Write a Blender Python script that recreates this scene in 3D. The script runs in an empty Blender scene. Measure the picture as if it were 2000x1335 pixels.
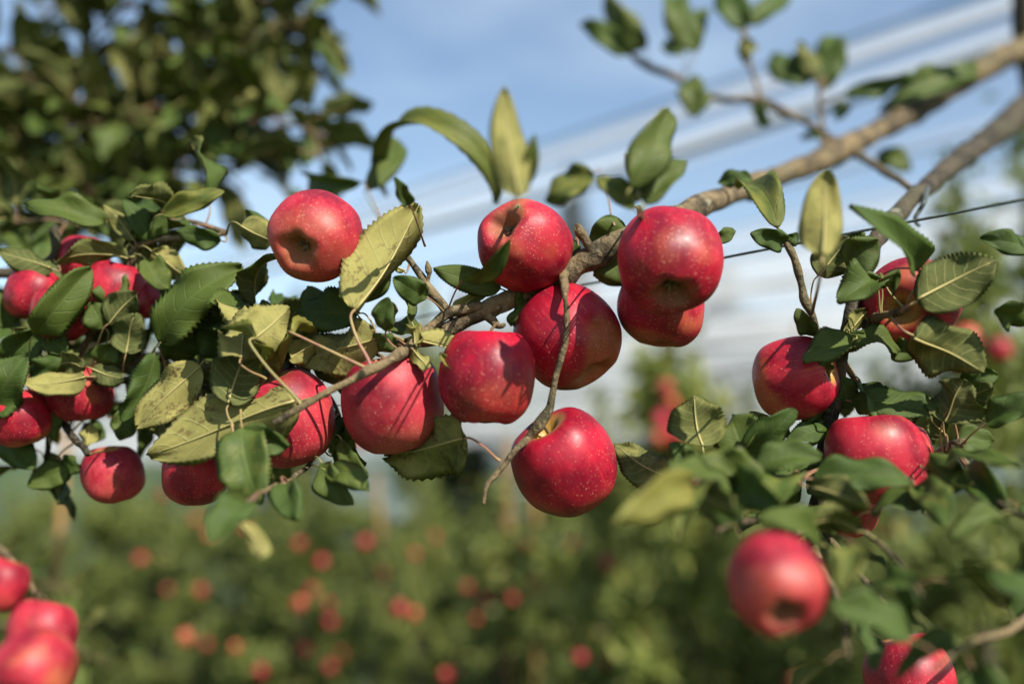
import bpy, math, random
from mathutils import Vector, Matrix, Quaternion, noise as mnoise
R = math.radians
sc = bpy.context.scene
C = sc.collection
rnd = random.Random(11)

# ---------------------------------------------------------------- camera
FPX = 35.0 / 36.0 * 2000.0
PITCH = math.atan((950 - 667.5) / FPX)
CAM = Vector((0, 0, 1.6))
RT = Vector((1, 0, 0)); FW = Vector((0, math.cos(PITCH), math.sin(PITCH))); UP = Vector((0, -math.sin(PITCH), math.cos(PITCH)))
cd = bpy.data.cameras.new('camera'); cam = bpy.data.objects.new('camera', cd); C.objects.link(cam)
cam.location = CAM; cam.rotation_euler = (R(90) + PITCH, 0, 0)
cd.lens = 35; cd.sensor_width = 36; cd.clip_start = .05; cd.clip_end = 3000
cd.dof.use_dof = True; cd.dof.focus_distance = .85; cd.dof.aperture_fstop = 1.6
sc.camera = cam
def dn(d):          # near-cluster depths drawn closer to the plane of the middle apples
    if d <= .86 or d >= 1.8: return d
    return .86 + (d - .86) * .36 if d < 1.36 else 1.04 + (d - 1.36) / .44 * .76
def fd(d):          # the reverse, for things given their depth outright
    if d <= .86 or d >= 1.8: return d
    return .86 + (d - .86) / .36 if d < 1.04 else 1.36 + (d - 1.04) / .76 * .44
def P(x, y, d):
    d = dn(d)
    return CAM + d * (FW + RT * ((x - 1000) / FPX) + UP * ((667.5 - y) / FPX))
def cdir(r, u, t):
    return (RT * r + UP * u - FW * t).normalized()
# ---------------------------------------------------------------- sky, sun, exposure
EL, AZ = R(40), R(35)
SUN = Vector((math.sin(AZ) * math.cos(EL), -math.cos(AZ) * math.cos(EL), math.sin(EL)))
w = bpy.data.worlds.new('World'); sc.world = w; w.use_nodes = True
nt = w.node_tree; nt.nodes.clear()
out = nt.nodes.new('ShaderNodeOutputWorld'); bg = nt.nodes.new('ShaderNodeBackground')
sky = nt.nodes.new('ShaderNodeTexSky'); sky.sky_type = 'NISHITA'; sky.sun_disc = False
sky.sun_elevation = EL; sky.sun_rotation = R(180) - AZ; sky.air_density = 1.15; sky.dust_density = .3; sky.ozone_density = .6
tc = nt.nodes.new('ShaderNodeTexCoord')
mp = nt.nodes.new('ShaderNodeMapping'); mp.inputs['Scale'].default_value = (1.3, 1.6, 3.6); mp.inputs['Rotation'].default_value = (0, R(14), 0)
nz = nt.nodes.new('ShaderNodeTexNoise'); nz.inputs['Scale'].default_value = 1.7; nz.inputs['Detail'].default_value = 7; nz.inputs['Roughness'].default_value = .55
mr = nt.nodes.new('ShaderNodeMapRange'); mr.inputs[1].default_value = .46; mr.inputs[2].default_value = .75; mr.inputs[3].default_value = .0; mr.inputs[4].default_value = .42
mx = nt.nodes.new('ShaderNodeMix'); mx.data_type = 'RGBA'; mx.inputs[7].default_value = (6.2, 7.2, 8.0, 1)
nt.links.new(tc.outputs['Generated'], mp.inputs[0]); nt.links.new(mp.outputs[0], nz.inputs['Vector'])
nt.links.new(nz.outputs[0], mr.inputs[0]); nt.links.new(mr.outputs[0], mx.inputs[0])
nt.links.new(sky.outputs[0], mx.inputs[6]); nt.links.new(mx.outputs[2], bg.inputs[0])
bg.inputs[1].default_value = .09
nt.links.new(bg.outputs[0], out.inputs[0])
sl = bpy.data.lights.new('sun', 'SUN'); so = bpy.data.objects.new('sun', sl); C.objects.link(so)
sl.energy = 5.0; sl.angle = R(.53); sl.color = (1, .93, .82)
so.rotation_euler = (-SUN).to_track_quat('-Z', 'Y').to_euler(); so.location = (3, -4, 6)
sc.view_settings.view_transform = 'Standard'; sc.view_settings.look = 'None'; sc.view_settings.gamma = 1; sc.view_settings.exposure = 0.9
try: sc.view_settings.use_curve_mapping = False
except Exception: pass
try:
    sc.cycles.max_bounces = 5; sc.cycles.diffuse_bounces = 2; sc.cycles.transmission_bounces = 3; sc.cycles.glossy_bounces = 2; sc.cycles.transparent_max_bounces = 18; sc.cycles.use_denoising = True
except Exception: pass

# ---------------------------------------------------------------- material helpers
class NB:
    def __init__(s, name):
        s.m = bpy.data.materials.new(name); s.m.use_nodes = True
        s.t = s.m.node_tree; s.t.nodes.clear(); s.n = s.t.nodes; s.l = s.t.links
        s.out = s.n.new('ShaderNodeOutputMaterial')
    def put(s, sock, v):
        if hasattr(v, 'is_linked') or hasattr(v, 'links'): s.l.new(v, sock)
        else: sock.default_value = v
    def math(s, op, a, b=0.0, c=0.0, clamp=False):
        n = s.n.new('ShaderNodeMath'); n.operation = op; n.use_clamp = clamp
        s.put(n.inputs[0], a); s.put(n.inputs[1], b)
        if len(n.inputs) > 2: s.put(n.inputs[2], c)
        return n.outputs[0]
    def step(s, v, a, b, lo=0.0, hi=1.0):
        n = s.n.new('ShaderNodeMapRange'); n.interpolation_type = 'SMOOTHSTEP'
        s.put(n.inputs[0], v); s.put(n.inputs[1], a); s.put(n.inputs[2], b); s.put(n.inputs[3], lo); s.put(n.inputs[4], hi)
        return n.outputs[0]
    def mix(s, f, a, b):
        n = s.n.new('ShaderNodeMix'); n.data_type = 'RGBA'
        s.put(n.inputs[0], f)
        for k, v in ((6, a), (7, b)):
            if isinstance(v, tuple) and len(v) == 3: v = v + (1,)
            s.put(n.inputs[k], v)
        return n.outputs[2]
    def noise(s, vec, scale, detail=3, rough=.5):
        n = s.n.new('ShaderNodeTexNoise'); n.inputs['Scale'].default_value = scale; n.inputs['Detail'].default_value = detail; n.inputs['Roughness'].default_value = rough
        if vec is not None: s.l.new(vec, n.inputs['Vector'])
        return n.outputs[0]
    def voro(s, vec, scale, feat='F1'):
        n = s.n.new('ShaderNodeTexVoronoi'); n.feature = feat; n.inputs['Scale'].default_value = scale
        s.l.new(vec, n.inputs['Vector']); return n.outputs
    def comb(s, x, y, z):
        n = s.n.new('ShaderNodeCombineXYZ')
        for i, v in enumerate((x, y, z)): s.put(n.inputs[i], v)
        return n.outputs[0]
    def sep(s, v):
        n = s.n.new('ShaderNodeSeparateXYZ'); s.l.new(v, n.inputs[0]); return n.outputs
    def coord(s, k='Object'):
        return s.n.new('ShaderNodeTexCoord').outputs[k]
    def oinfo(s):
        n = s.n.new('ShaderNodeObjectInfo'); q = s.n.new('ShaderNodeSeparateColor'); s.l.new(n.outputs['Color'], q.inputs[0])
        return q.outputs, n.outputs['Random']
    def bump(s, h, st, dist=.001):
        n = s.n.new('ShaderNodeBump'); n.inputs['Strength'].default_value = st; n.inputs['Distance'].default_value = dist
        s.l.new(h, n.inputs['Height']); return n.outputs[0]
    def bsdf(s, col, rough=.6, spec=.5, normal=None, coat=0, sss=0, trans=0, transcol=None):
        b = s.n.new('ShaderNodeBsdfPrincipled')
        if isinstance(col, tuple) and len(col) == 3: col = col + (1,)
        s.put(b.inputs['Base Color'], col); s.put(b.inputs['Roughness'], rough); s.put(b.inputs['Specular IOR Level'], spec)
        if coat: b.inputs['Coat Weight'].default_value = coat; b.inputs['Coat Roughness'].default_value = .12
        if normal is not None: s.l.new(normal, b.inputs['Normal'])
        res = b.outputs[0]
        if trans:
            tr = s.n.new('ShaderNodeBsdfTranslucent'); s.put(tr.inputs[0], transcol if transcol is not None else col)
            m = s.n.new('ShaderNodeMixShader'); m.inputs[0].default_value = trans
            s.l.new(res, m.inputs[1]); s.l.new(tr.outputs[0], m.inputs[2]); res = m.outputs[0]
        s.l.new(res, s.out.inputs[0]); return s.m

def leaf_material(name, top):
    b = NB(name)
    uv = b.sep(b.coord('UV')); t, v = uv[0], uv[1]
    oc, orand = b.oinfo()
    yel, brn, seed = oc[0], oc[1], oc[2]
    sd = b.math('ADD', b.math('MULTIPLY', seed, 37.0), b.math('MULTIPLY', orand, 13.0))
    sgn = b.math('SUBTRACT', v, .5)
    s = b.math('MULTIPLY', b.math('ABSOLUTE', sgn), 2.0)
    side = b.math('MULTIPLY', b.math('GREATER_THAN', sgn, 0), .45)
    n0 = b.noise(b.comb(b.math('MULTIPLY', t, 3.0), v, sd), 1.6, 2)
    q = b.math('ADD', b.math('MULTIPLY', n0, 1.1), b.math('MULTIPLY', b.math('SUBTRACT', t, b.math('MULTIPLY', b.math('POWER', s, 1.25), .2)), 7.5))
    q = b.math('ADD', q, side)
    d = b.math('ABSOLUTE', b.math('SUBTRACT', b.math('FRACT', q), .5))
    lat = b.math('MULTIPLY', b.step(d, .02, .085, 1, 0), b.step(s, .75, 1.0, 1, .2))
    mid = b.step(s, .03, .085, 1, 0)
    vein = b.math('MAXIMUM', lat, mid)
    vec = b.comb(b.math('MULTIPLY', t, 4.0), b.math('MULTIPLY', v, 2.6), sd)
    n1 = b.noise(vec, 1.3, 4); n2 = b.noise(vec, 5.0, 5, .65); n3 = b.noise(vec, 26, 3, .6)
    cell = b.voro(vec, 16, 'DISTANCE_TO_EDGE')[0]
    net = b.step(cell, 0, .1, 1, 0)
    if top:
        g = b.mix(n1, (.028, .062, .010), (.085, .138, .024)); yc = b.mix(n2, (.17, .19, .035), (.29, .25, .055)); vc = (.12, .17, .045)
    else:
        g = b.mix(n1, (.062, .086, .026), (.125, .145, .046)); yc = b.mix(n2, (.26, .26, .07), (.46, .40, .145)); vc = (.36, .35, .15)
    g = b.mix(b.step(orand, .1, .9, 0, .55), g, (.105, .135, .022) if top else (.17, .175, .05))
    ymask = b.step(b.math('ADD', b.math('MULTIPLY', yel, 1.25), b.math('MULTIPLY', b.math('SUBTRACT', n1, .5), .9)), .28, .85)
    col = b.mix(ymask, g, yc)
    col = b.mix(b.math('MULTIPLY', vein, .5 if not top else .38), col, vc)
    col = b.mix(b.math('MULTIPLY', net, .10 if top else .2), col, vc)
    # autumn blotches and dead, dry spots
    bl = b.math('MULTIPLY', b.step(b.math('ADD', n2, b.math('MULTIPLY', brn, .12)), .58, .70), b.step(b.noise(vec, .8, 2), .42, .58))
    bl = b.math('MULTIPLY', bl, b.math('MULTIPLY', brn, .85, clamp=True))
    col = b.mix(bl, col, (.085, .045, .026))
    em = b.step(b.math('ADD', b.math('MULTIPLY', brn, .6), b.math('ADD', b.math('MULTIPLY', b.math('SUBTRACT', n1, .5), .8), b.math('MULTIPLY', b.math('POWER', s, 6.0), .35))), .86, 1.0)
    col = b.mix(em, col, (.22, .115, .045))
    fl = b.voro(vec, 9)[0]
    col = b.mix(b.math('MULTIPLY', b.step(fl, .05, .12, 1, 0), b.step(n2, .5, .6)), col, (.05, .035, .02))
    h = b.math('ADD', b.math('MULTIPLY', vein, -1.0 if top else 1.0), b.math('ADD', b.math('MULTIPLY', n3, .35), b.math('MULTIPLY', net, -.25 if top else .3)))
    nm = b.bump(h, .55, .0006)
    rough = b.step(n3, .3, .7, .42, .6) if top else .78
    return b.bsdf(col, rough, 0.32 if top else .12, nm, trans=.36, transcol=b.mix(.5, col, (.16, .24, .03)))

def mat_petiole():
    b = NB('petiole'); co = b.coord('Object'); oc, r = b.oinfo()
    n = b.noise(co, 60, 3)
    c = b.mix(b.step(n, .35, .65), (.22, .085, .07), (.26, .19, .075))
    c = b.mix(b.step(r, .3, .7), c, (.20, .19, .06))
    return b.bsdf(c, .5, .4)
def mat_rib():
    b = NB('midrib'); return b.bsdf((.36, .31, .12), .55, .3)
def mat_bark(name='bark', c0=(.016, .014, .010), c1=(.060, .049, .031), c2=(.13, .105, .065)):
    b = NB(name); co = b.coord('Object')
    n1 = b.noise(co, 28, 5, .6); n2 = b.noise(co, 190, 4, .65); n3 = b.noise(co, 9, 2)
    v = b.voro(co, 330)[0]
    c = b.mix(b.step(n1, .36, .60), c0, c1)
    n4 = b.noise(co, 75, 4, .7)
    c = b.mix(b.math('MULTIPLY', b.step(n4, .52, .66), .7), c, c0)
    c = b.mix(b.math('MULTIPLY', b.step(n2, .5, .72), .6), c, c2)
    c = b.mix(b.math('MULTIPLY', b.step(b.noise(co, 46, 3, .6), .62, .70), .55), c, (.27, .27, .19))
    c = b.mix(b.math('MULTIPLY', b.step(n3, .5, .7), .35), c, (.09, .095, .045))
    c = b.mix(b.math('MULTIPLY', b.step(v, .1, .22, 1, 0), .55), c, (.26, .22, .15))
    h = b.math('ADD', n2, b.math('ADD', b.math('MULTIPLY', n1, 1.6), n4))
    return b.bsdf(c, .8, .25, b.bump(h, .9, .003))
def mat_apple():
    b = NB('apple_skin'); co = b.coord('Object'); p = b.sep(co); oc, rn = b.oinfo()
    orange, bloom, seed = oc[0], oc[1], oc[2]
    sd = b.math('ADD', b.math('MULTIPLY', seed, 20.0), b.math('MULTIPLY', rn, 17.0))
    # local coordinates are in radii: z runs along the core, -0.9 .. 0.9
    ang = b.math('ARCTAN2', p[1], p[0])
    rad = b.math('SQRT', b.math('ADD', b.math('MULTIPLY', p[0], p[0]), b.math('MULTIPLY', p[1], p[1])))
    sx = b.math('MULTIPLY', b.math('COSINE', ang), 1.0); sy = b.math('MULTIPLY', b.math('SINE', ang), 1.0)
    svec = b.comb(b.math('ADD', b.math('MULTIPLY', sx, 9.0), sd), b.math('MULTIPLY', sy, 9.0), b.math('MULTIPLY', p[2], .9))
    streak = b.noise(svec, 1.5, 5, .65)
    vec = b.comb(b.math('ADD', p[0], sd), p[1], p[2])
    n1 = b.noise(vec, 1.1, 3); n2 = b.noise(vec, 6, 4, .6); n3 = b.noise(vec, 40, 3, .6)
    col = b.mix(b.step(n1, .33, .66), (.150, .002, .013), (.36, .003, .021))
    col = b.mix(b.math('MULTIPLY', b.step(streak, .52, .74), .3), col, (.58, .05, .035))
    pale = b.step(b.math('ADD', b.math('MULTIPLY', orange, .7), b.math('ADD', b.math('MULTIPLY', b.math('SUBTRACT', n1, .5), 1.1), b.math('MULTIPLY', b.math('SUBTRACT', streak, .5), 1.0))), .42, .95)
    col = b.mix(pale, col, (.60, .22, .05))
    # yellow-green ground colour shows in the stalk cavity and round the calyx
    cav = b.math('MULTIPLY', b.step(rad, .22, .52, 1, 0), b.math('GREATER_THAN', p[2], 0))
    col = b.mix(b.math('MULTIPLY', cav, b.step(streak, .3, .6, .35, .9)), col, (.42, .28, .06))
    cal = b.math('MULTIPLY', b.step(b.math('ADD', rad, b.math('MULTIPLY', b.math('SUBTRACT', n2, .5), .35)), .20, .55, 1, 0), b.math('LESS_THAN', p[2], 0))
    col = b.mix(b.math('MULTIPLY', cal, .75), col, (.15, .085, .030))
    gs = b.step(b.math('ADD', b.noise(vec, .75, 2), b.math('MULTIPLY', b.step(p[2], .3, -.9), .16)), .60, .76)
    col = b.mix(b.math('MULTIPLY', gs, b.step(b.math('ADD', orange, 0), 0.0, .5, .10, .55)), col, b.mix(streak, (.30, .11, .03), (.50, .22, .06)))
    # lenticels: small pale dots, denser towards the calyx
    dens = b.step(p[2], -.8, .7, 1.0, .45)
    v1 = b.voro(b.comb(b.math('ADD', p[0], sd), p[1], b.math('MULTIPLY', p[2], .75)), 12)[0]
    v2 = b.voro(b.comb(b.math('ADD', p[0], sd), b.math('ADD', p[1], 3.0), p[2]), 17)[0]
    dot = b.math('MAXIMUM', b.math('MULTIPLY', b.step(v1, .08, .185, 1, 0), b.step(n2, .32, .6, .15, 1)), b.math('MULTIPLY', b.step(v2, .10, .21, .9, 0), b.step(b.math('ADD', n2, b.math('MULTIPLY', dens, .3)), .62, .78)))
    col = b.mix(b.math('MULTIPLY', dot, b.math('MULTIPLY', dens, .78)), col, (.66, .31, .20))
    # thin waxy bloom: a pale matte film in patches
    bf = b.math('MULTIPLY', b.step(b.math('ADD', n1, b.math('MULTIPLY', b.math('SUBTRACT', n2, .5), .5)), .3, .75), b.math('MULTIPLY', bloom, .15))
    col = b.mix(bf, col, (.50, .26, .24))
    rough = b.math('ADD', b.step(n2, .3, .7, .36, .47), b.math('MULTIPLY', bloom, .15))
    rough = b.math('ADD', rough, b.math('MULTIPLY', cal, .3))
    h = b.math('ADD', b.math('MULTIPLY', n3, .3), b.math('ADD', b.math('MULTIPLY', n2, .8), b.math('MULTIPLY', dot, .25)))
    return b.bsdf(col, rough, .33, b.bump(h, .35, .0006))
def mat_plain(name, c0, c1, scale, rough=.8, bump=.3, spec=.3):
    b = NB(name); co = b.coord('Object'); n = b.noise(co, scale, 5, .6)
    return b.bsdf(b.mix(b.step(n, .3, .7), c0, c1), rough, spec, b.bump(n, bump, .003))
def mat_farleaf(name, c0, c1, trans=.42):
    b = NB(name); uv = b.sep(b.coord('UV')); oc, r = b.oinfo()
    c = b.mix(uv[0], c0, c1)
    c = b.mix(b.math('MULTIPLY', b.step(uv[0], .86, .94), .8), c, (.24, .22, .055))
    return b.bsdf(c, .55, .4, trans=trans, transcol=b.mix(.5, c, (.14, .2, .03)))
def mat_net():
    b = NB('hail_net_mesh'); uv = b.sep(b.coord('UV')); oc, r = b.oinfo()
    vec = b.comb(b.math('MULTIPLY', uv[0], .28), b.math('ADD', b.math('MULTIPLY', uv[1], 9.0), b.math('MULTIPLY', r, 50)), b.math('MULTIPLY', r, 9))
    n = b.noise(vec, 1.0, 3, .55)
    dens = b.math('ADD', b.step(n, .50, .60, .06, .66), oc[0], clamp=True)
    hem = b.step(b.math('ABSOLUTE', b.math('SUBTRACT', uv[1], .5)), .478, .492, 0, .8)
    dens = b.math('MAXIMUM', dens, hem)
    df = b.n.new('ShaderNodeBsdfDiffuse'); df.inputs[0].default_value = (.80, .82, .84, 1)
    tl = b.n.new('ShaderNodeBsdfTranslucent'); tl.inputs[0].default_value = (.80, .82, .84, 1)
    ad = b.n.new('ShaderNodeMixShader'); ad.inputs[0].default_value = .55; b.l.new(df.outputs[0], ad.inputs[1]); b.l.new(tl.outputs[0], ad.inputs[2])
    tp = b.n.new('ShaderNodeBsdfTransparent')
    ms = b.n.new('ShaderNodeMixShader'); b.l.new(dens, ms.inputs[0]); b.l.new(tp.outputs[0], ms.inputs[1]); b.l.new(ad.outputs[0], ms.inputs[2])
    b.l.new(ms.outputs[0], b.out.inputs[0]); return b.m

M = dict(top=leaf_material('leaf_top', True), under=leaf_material('leaf_underside', False), pet=mat_petiole(), rib=mat_rib(),
         bark=mat_bark(), twig=mat_bark('twig_bark', (.036, .028, .017), (.165, .120, .062), (.30, .23, .13)), apple=mat_apple(),
         stalk=mat_plain('stalk', (.06, .04, .02), (.17, .11, .05), 90), calyx=mat_plain('calyx', (.07, .055, .035), (.24, .19, .11), 3),
         wire=mat_plain('wire', (.035, .05, .045), (.09, .11, .10), 200, .45, .1), post=mat_plain('post_wood', (.10, .075, .05), (.2, .16, .11), 14),
         stake=mat_plain('stake_wood', (.17, .095, .035), (.32, .19, .075), 22), net=mat_net(),
         far=mat_farleaf('background_leaf', (.10, .14, .027), (.28, .31, .085)), farb=mat_farleaf('background_leaf_dark', (.085, .12, .026), (.24, .27, .075)),
         farl=mat_farleaf('background_leaf_light', (.13, .17, .035), (.32, .34, .09)),
         conifer=mat_farleaf('conifer_needles', (.018, .038, .026), (.05, .075, .048), .15),
         grass=mat_plain('grass_ground', (.022, .045, .012), (.075, .095, .03), 3.0, .9, .5), hill=mat_plain('hill_forest', (.015, .035, .018), (.05, .075, .035), .06, .95, .6))

# ---------------------------------------------------------------- object helpers
def mesh_obj(name, V, F, mats, mi=None, uvs=None, parent=None, smooth=True):
    me = bpy.data.meshes.new(name); me.from_pydata([tuple(v) for v in V], [], F)
    for m in mats: me.materials.append(m)
    if mi: me.polygons.foreach_set('material_index', mi)
    me.polygons.foreach_set('use_smooth', [smooth] * len(F))
    if uvs:
        ul = me.uv_layers.new(name='UVMap'); flat = []
        for f in F:
            for i in f: flat += list(uvs[i])
        ul.data.foreach_set('uv', flat)
    me.update()
    o = bpy.data.objects.new(name, me); C.objects.link(o)
    if parent: adopt(o, parent)
    return o
def adopt(o, parent):
    o.parent = parent
    if parent.type == 'EMPTY': o.matrix_parent_inverse = Matrix.Translation(parent.location).inverted() if not parent.get('_local') else Matrix()
def tag(o, label=None, cat=None, group=None, kind=None):
    if label: o['label'] = label
    if cat: o['category'] = cat
    if group: o['group'] = group
    if kind: o['kind'] = kind
    return o
def empty(name, loc, label=None, cat=None, group=None):
    o = bpy.data.objects.new(name, None); C.objects.link(o); o.location = loc; o.empty_display_size = .1
    return tag(o, label, cat, group)
def crom(pts, n):
    out = []
    for i in range(len(pts) - 1):
        p0 = pts[max(i - 1, 0)]; p1 = pts[i]; p2 = pts[i + 1]; p3 = pts[min(i + 2, len(pts) - 1)]
        for k in range(n):
            t = k / n
            out.append(tuple(.5 * ((2 * b) + (-a + c) * t + (2 * a - 5 * b + 4 * c - d) * t * t + (-a + 3 * b - 3 * c + d) * t ** 3) for a, b, c, d in zip(p0, p1, p2, p3)))
    out.append(tuple(pts[-1])); return out
def tube_geo(pts, radii, sub=4, seg=9, jit=0.0, V=None, F=None, wob=0.0, freq=60):
    V = [] if V is None else V; F = [] if F is None else F
    q = crom([tuple(p) + (r,) for p, r in zip(pts, radii)], sub) if sub > 1 else [tuple(p) + (r,) for p, r in zip(pts, radii)]
    C3 = [Vector(a[:3]) for a in q]; base = len(V)
    if wob:
        for i in range(1, len(C3) - 1): C3[i] = C3[i] + Vector(mnoise.noise_vector(C3[i] * freq)) * wob
    up = Vector((.31, .2, .93)); T0 = (C3[1] - C3[0]).normalized(); nrm = (up - T0 * up.dot(T0)).normalized()
    for i, p in enumerate(C3):
        T = (C3[min(i + 1, len(C3) - 1)] - C3[max(i - 1, 0)])
        if T.length < 1e-9: T = T0
        T.normalize(); nrm = (nrm - T * nrm.dot(T)).normalized(); bn = T.cross(nrm)
        for k in range(seg):
            a = 2 * math.pi * k / seg; dr = nrm * math.cos(a) + bn * math.sin(a); r = max(q[i][3], 1e-5)
            if jit: r *= 1 + jit * mnoise.noise((p + dr * r) * 90) + jit * .8 * mnoise.noise(p * 45)
            V.append(p + dr * r)
    n = len(C3)
    for i in range(n - 1):
        for k in range(seg):
            a = base + i * seg + k; b_ = base + i * seg + (k + 1) % seg
            F.append((a, b_, b_ + seg, a + seg))
    F.append(tuple(base + k for k in reversed(range(seg)))); F.append(tuple(base + (n - 1) * seg + k for k in range(seg)))
    return V, F
def tube(name, pts, radii, mat, parent=None, **kw):
    V, F = tube_geo(pts, radii, **kw)
    return mesh_obj(name, V, F, [mat], parent=parent)

# ---------------------------------------------------------------- leaf geometry
def leaf_geo(L, W, foldl=.35, foldr=.35, curl=.5, twist=0., wave=.12, ecurl=.1, seed=0, rows=46, ns=4, petiole=None, prad=.0008, sway=0.):
    """blade along +x from the origin, upper face +z; petiole is a list of local points ending at the origin"""
    r_ = random.Random(seed); ph = [r_.uniform(0, 6.28) for _ in range(4)]; th = .00022
    sp = []; x = z = 0.; y = 0.
    for i in range(rows + 1):
        t = i / rows; a = -curl * (t ** 1.2) + .12 * math.sin(5 * t + ph[0]) * abs(curl); sp.append((x, y, z, a))
        x += math.cos(a) / rows; z += math.sin(a) / rows; y += sway * math.cos(math.pi * t) / rows
    ex, ey, ez = sp[-1][:3]; cl = math.sqrt(ex * ex + ez * ez); ca, sa = ex / cl, ez / cl
    sp = [((px * ca + pz * sa) / cl * L, py / cl * L, (-px * sa + pz * ca) / cl * L, a - math.atan2(ez, ex)) for px, py, pz, a in sp]
    V = []; UV = []; F = []; MI = []; top = {}; und = {}; midl = []
    for i, (px, py, pz, a) in enumerate(sp):
        t = i / rows; T = Vector((math.cos(a), 0, math.sin(a))); N = Vector((-math.sin(a), 0, math.cos(a))); S = Vector((0, 1, 0))
        tw = twist * t
        S2 = S * math.cos(tw) + N * math.sin(tw); N2 = N * math.cos(tw) - S * math.sin(tw)
        wd = W / 2 * 2.49 * (max(t, .0) ** .55) * (max(1 - t, 0) ** .8) + W * .012
        for j in range(-ns, ns + 1):
            s = j / ns; fo = foldl if s < 0 else foldr; k = abs(s)
            ww = wd
            if abs(j) == ns and 0 < i < rows: ww = wd * (1.0 + (.05 if i % 2 else -.03)) 
            fo2 = fo * (.6 + .4 * math.sin(math.pi * min(1, t + .15)))
            off = ww * k
            dn = off * math.sin(fo2) + ww * (wave * k * k * math.sin(6.28 * 1.7 * t + ph[1 if s < 0 else 2]) - ecurl * k ** 3) + .03 * W * math.sin(17 * t + 4 * s + ph[3]) * k + .06 * W * math.sin(5.5 * t + 2.5 * s + ph[0])
            dy = off * math.cos(fo2) * (1 if s > 0 else -1)
            p = Vector((px, py, pz)) + S2 * dy + N2 * dn
            if abs(j) == ns and i % 2: p += T * (L / rows * .55)
            if j == 0: midl.append((p.copy(), N2.copy()))
            top[i, j] = len(V); V.append(p); UV.append((t, s * .5 + .5))
            if abs(j) < ns and 0 < i < rows: und[i, j] = len(V); V.append(p - N2 * th * 2); UV.append((t, s * .5 + .5))
            else: und[i, j] = top[i, j]
    for i in range(rows):
        for j in range(-ns, ns):
            F.append((top[i, j], top[i + 1, j], top[i + 1, j + 1], top[i, j + 1])); MI.append(0)
            F.append((und[i, j], und[i, j + 1], und[i + 1, j + 1], und[i + 1, j])); MI.append(1)
    # raised midrib below the blade
    rib = []; rr = []
    for i in range(0, rows - 1, 3):
        t = i / rows; q0, N = midl[i]; rr.append(prad * (.8 * (1 - t) + .16)); rib.append(q0 - N * (.0003 + rr[-1] * .95))
    n0 = len(F); tube_geo(rib, rr, 1, 5, V=V, F=F); MI += [3] * (len(F) - n0)
    if petiole:
        n0 = len(F); k = len(petiole); rad = [prad * (1.45 - .55 * min(1, i / max(1, k - 1) * 1.6)) for i in range(k)]
        tube_geo(petiole, rad, 4, 6, V=V, F=F); MI += [2] * (len(F) - n0)
    UV += [(.5, .5)] * (len(V) - len(UV))
    return V, F, MI, UV
LMATS = [M['top'], M['under'], M['pet'], M['rib']]
leafseed = [0]
def leaf(parent, B, T, wpx, roll=0, face='t', curl=.5, fold=.35, foldr=None, yel=.1, brn=.1, A=None, d=None, twist=0., wave=.14, ecurl=.1, sway=0., pr=.0008):
    """B, T, A: (x, y, depth) picks on the photo turned into points in space; roll turns the blade about its own length"""
    leafseed[0] += 1; sd = leafseed[0]
    b = P(*B); t = P(*T); X = (t - b); L = X.length; X.normalize()
    n0 = ((CAM - b).normalized()); n0 = (n0 - X * n0.dot(X)).normalized()
    n = Quaternion(X, R(roll)) @ n0
    Z = n if face == 't' else -n
    Y = Z.cross(X); m = Matrix((( X.x, Y.x, Z.x, b.x), (X.y, Y.y, Z.y, b.y), (X.z, Y.z, Z.z, b.z), (0, 0, 0, 1)))
    lr = random.Random(sd * 31 + 5); twist += lr.uniform(-.45, .45); ecurl += lr.uniform(-.15, .22); curl *= lr.uniform(1.0, 1.9); wave += lr.uniform(.03, .22); sway += lr.uniform(-.22, .22)
    dm = (dn(B[2]) + dn(T[2])) / 2
    pet = None
    if A:
        a = P(*A); k = (a - b).length; mi = m.inverted()
        c1 = b - X * min(k * .38, .014); c2 = a + (b - a) * .22 + UP * .0
        mid = (c1 + c2) / 2
        pet = [mi @ a, mi @ (a * .5 + c2 * .35 + mid * .15), mi @ mid, mi @ (c1 * .55 + b * .45), Vector((0, 0, 0))]
    V, F, MI, UV = leaf_geo(L, wpx / FPX * dm, fold, fold if foldr is None else foldr, curl, twist, wave, ecurl, sd, petiole=pet, sway=sway, prad=pr)
    o = mesh_obj('leaf', V, F, LMATS, MI, UV, parent); o.matrix_basis = m
    o.color = (min(1, max(0, yel + lr.uniform(-.05, .16))), min(1, max(0, brn + lr.uniform(0, .28))), (sd * .618) % 1, 1)
    return o
LIB = []
for i in range(12):
    r_ = random.Random(100 + i); L = .075; pl = r_.uniform(.018, .03)
    pet = [Vector((-pl, 0, -.004 - .2 * pl)), Vector((-pl * .6, 0, -.002)), Vector((-pl * .25, 0, .0006)), Vector((0, 0, 0))]
    V, F, MI, UV = leaf_geo(L, L * r_.uniform(.5, .66), r_.uniform(.1, .7), r_.uniform(.1, .7), r_.uniform(.1, 1.5), r_.uniform(-.6, .6), r_.uniform(.08, .28), r_.uniform(0, .3), 300 + i, rows=30, ns=3, petiole=pet)
    V = [v + Vector((pl, 0, .004 + .2 * pl)) for v in V]
    o = mesh_obj('leaf', V, F, LMATS, MI, UV); LIB.append(o.data); bpy.data.objects.remove(o)
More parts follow.
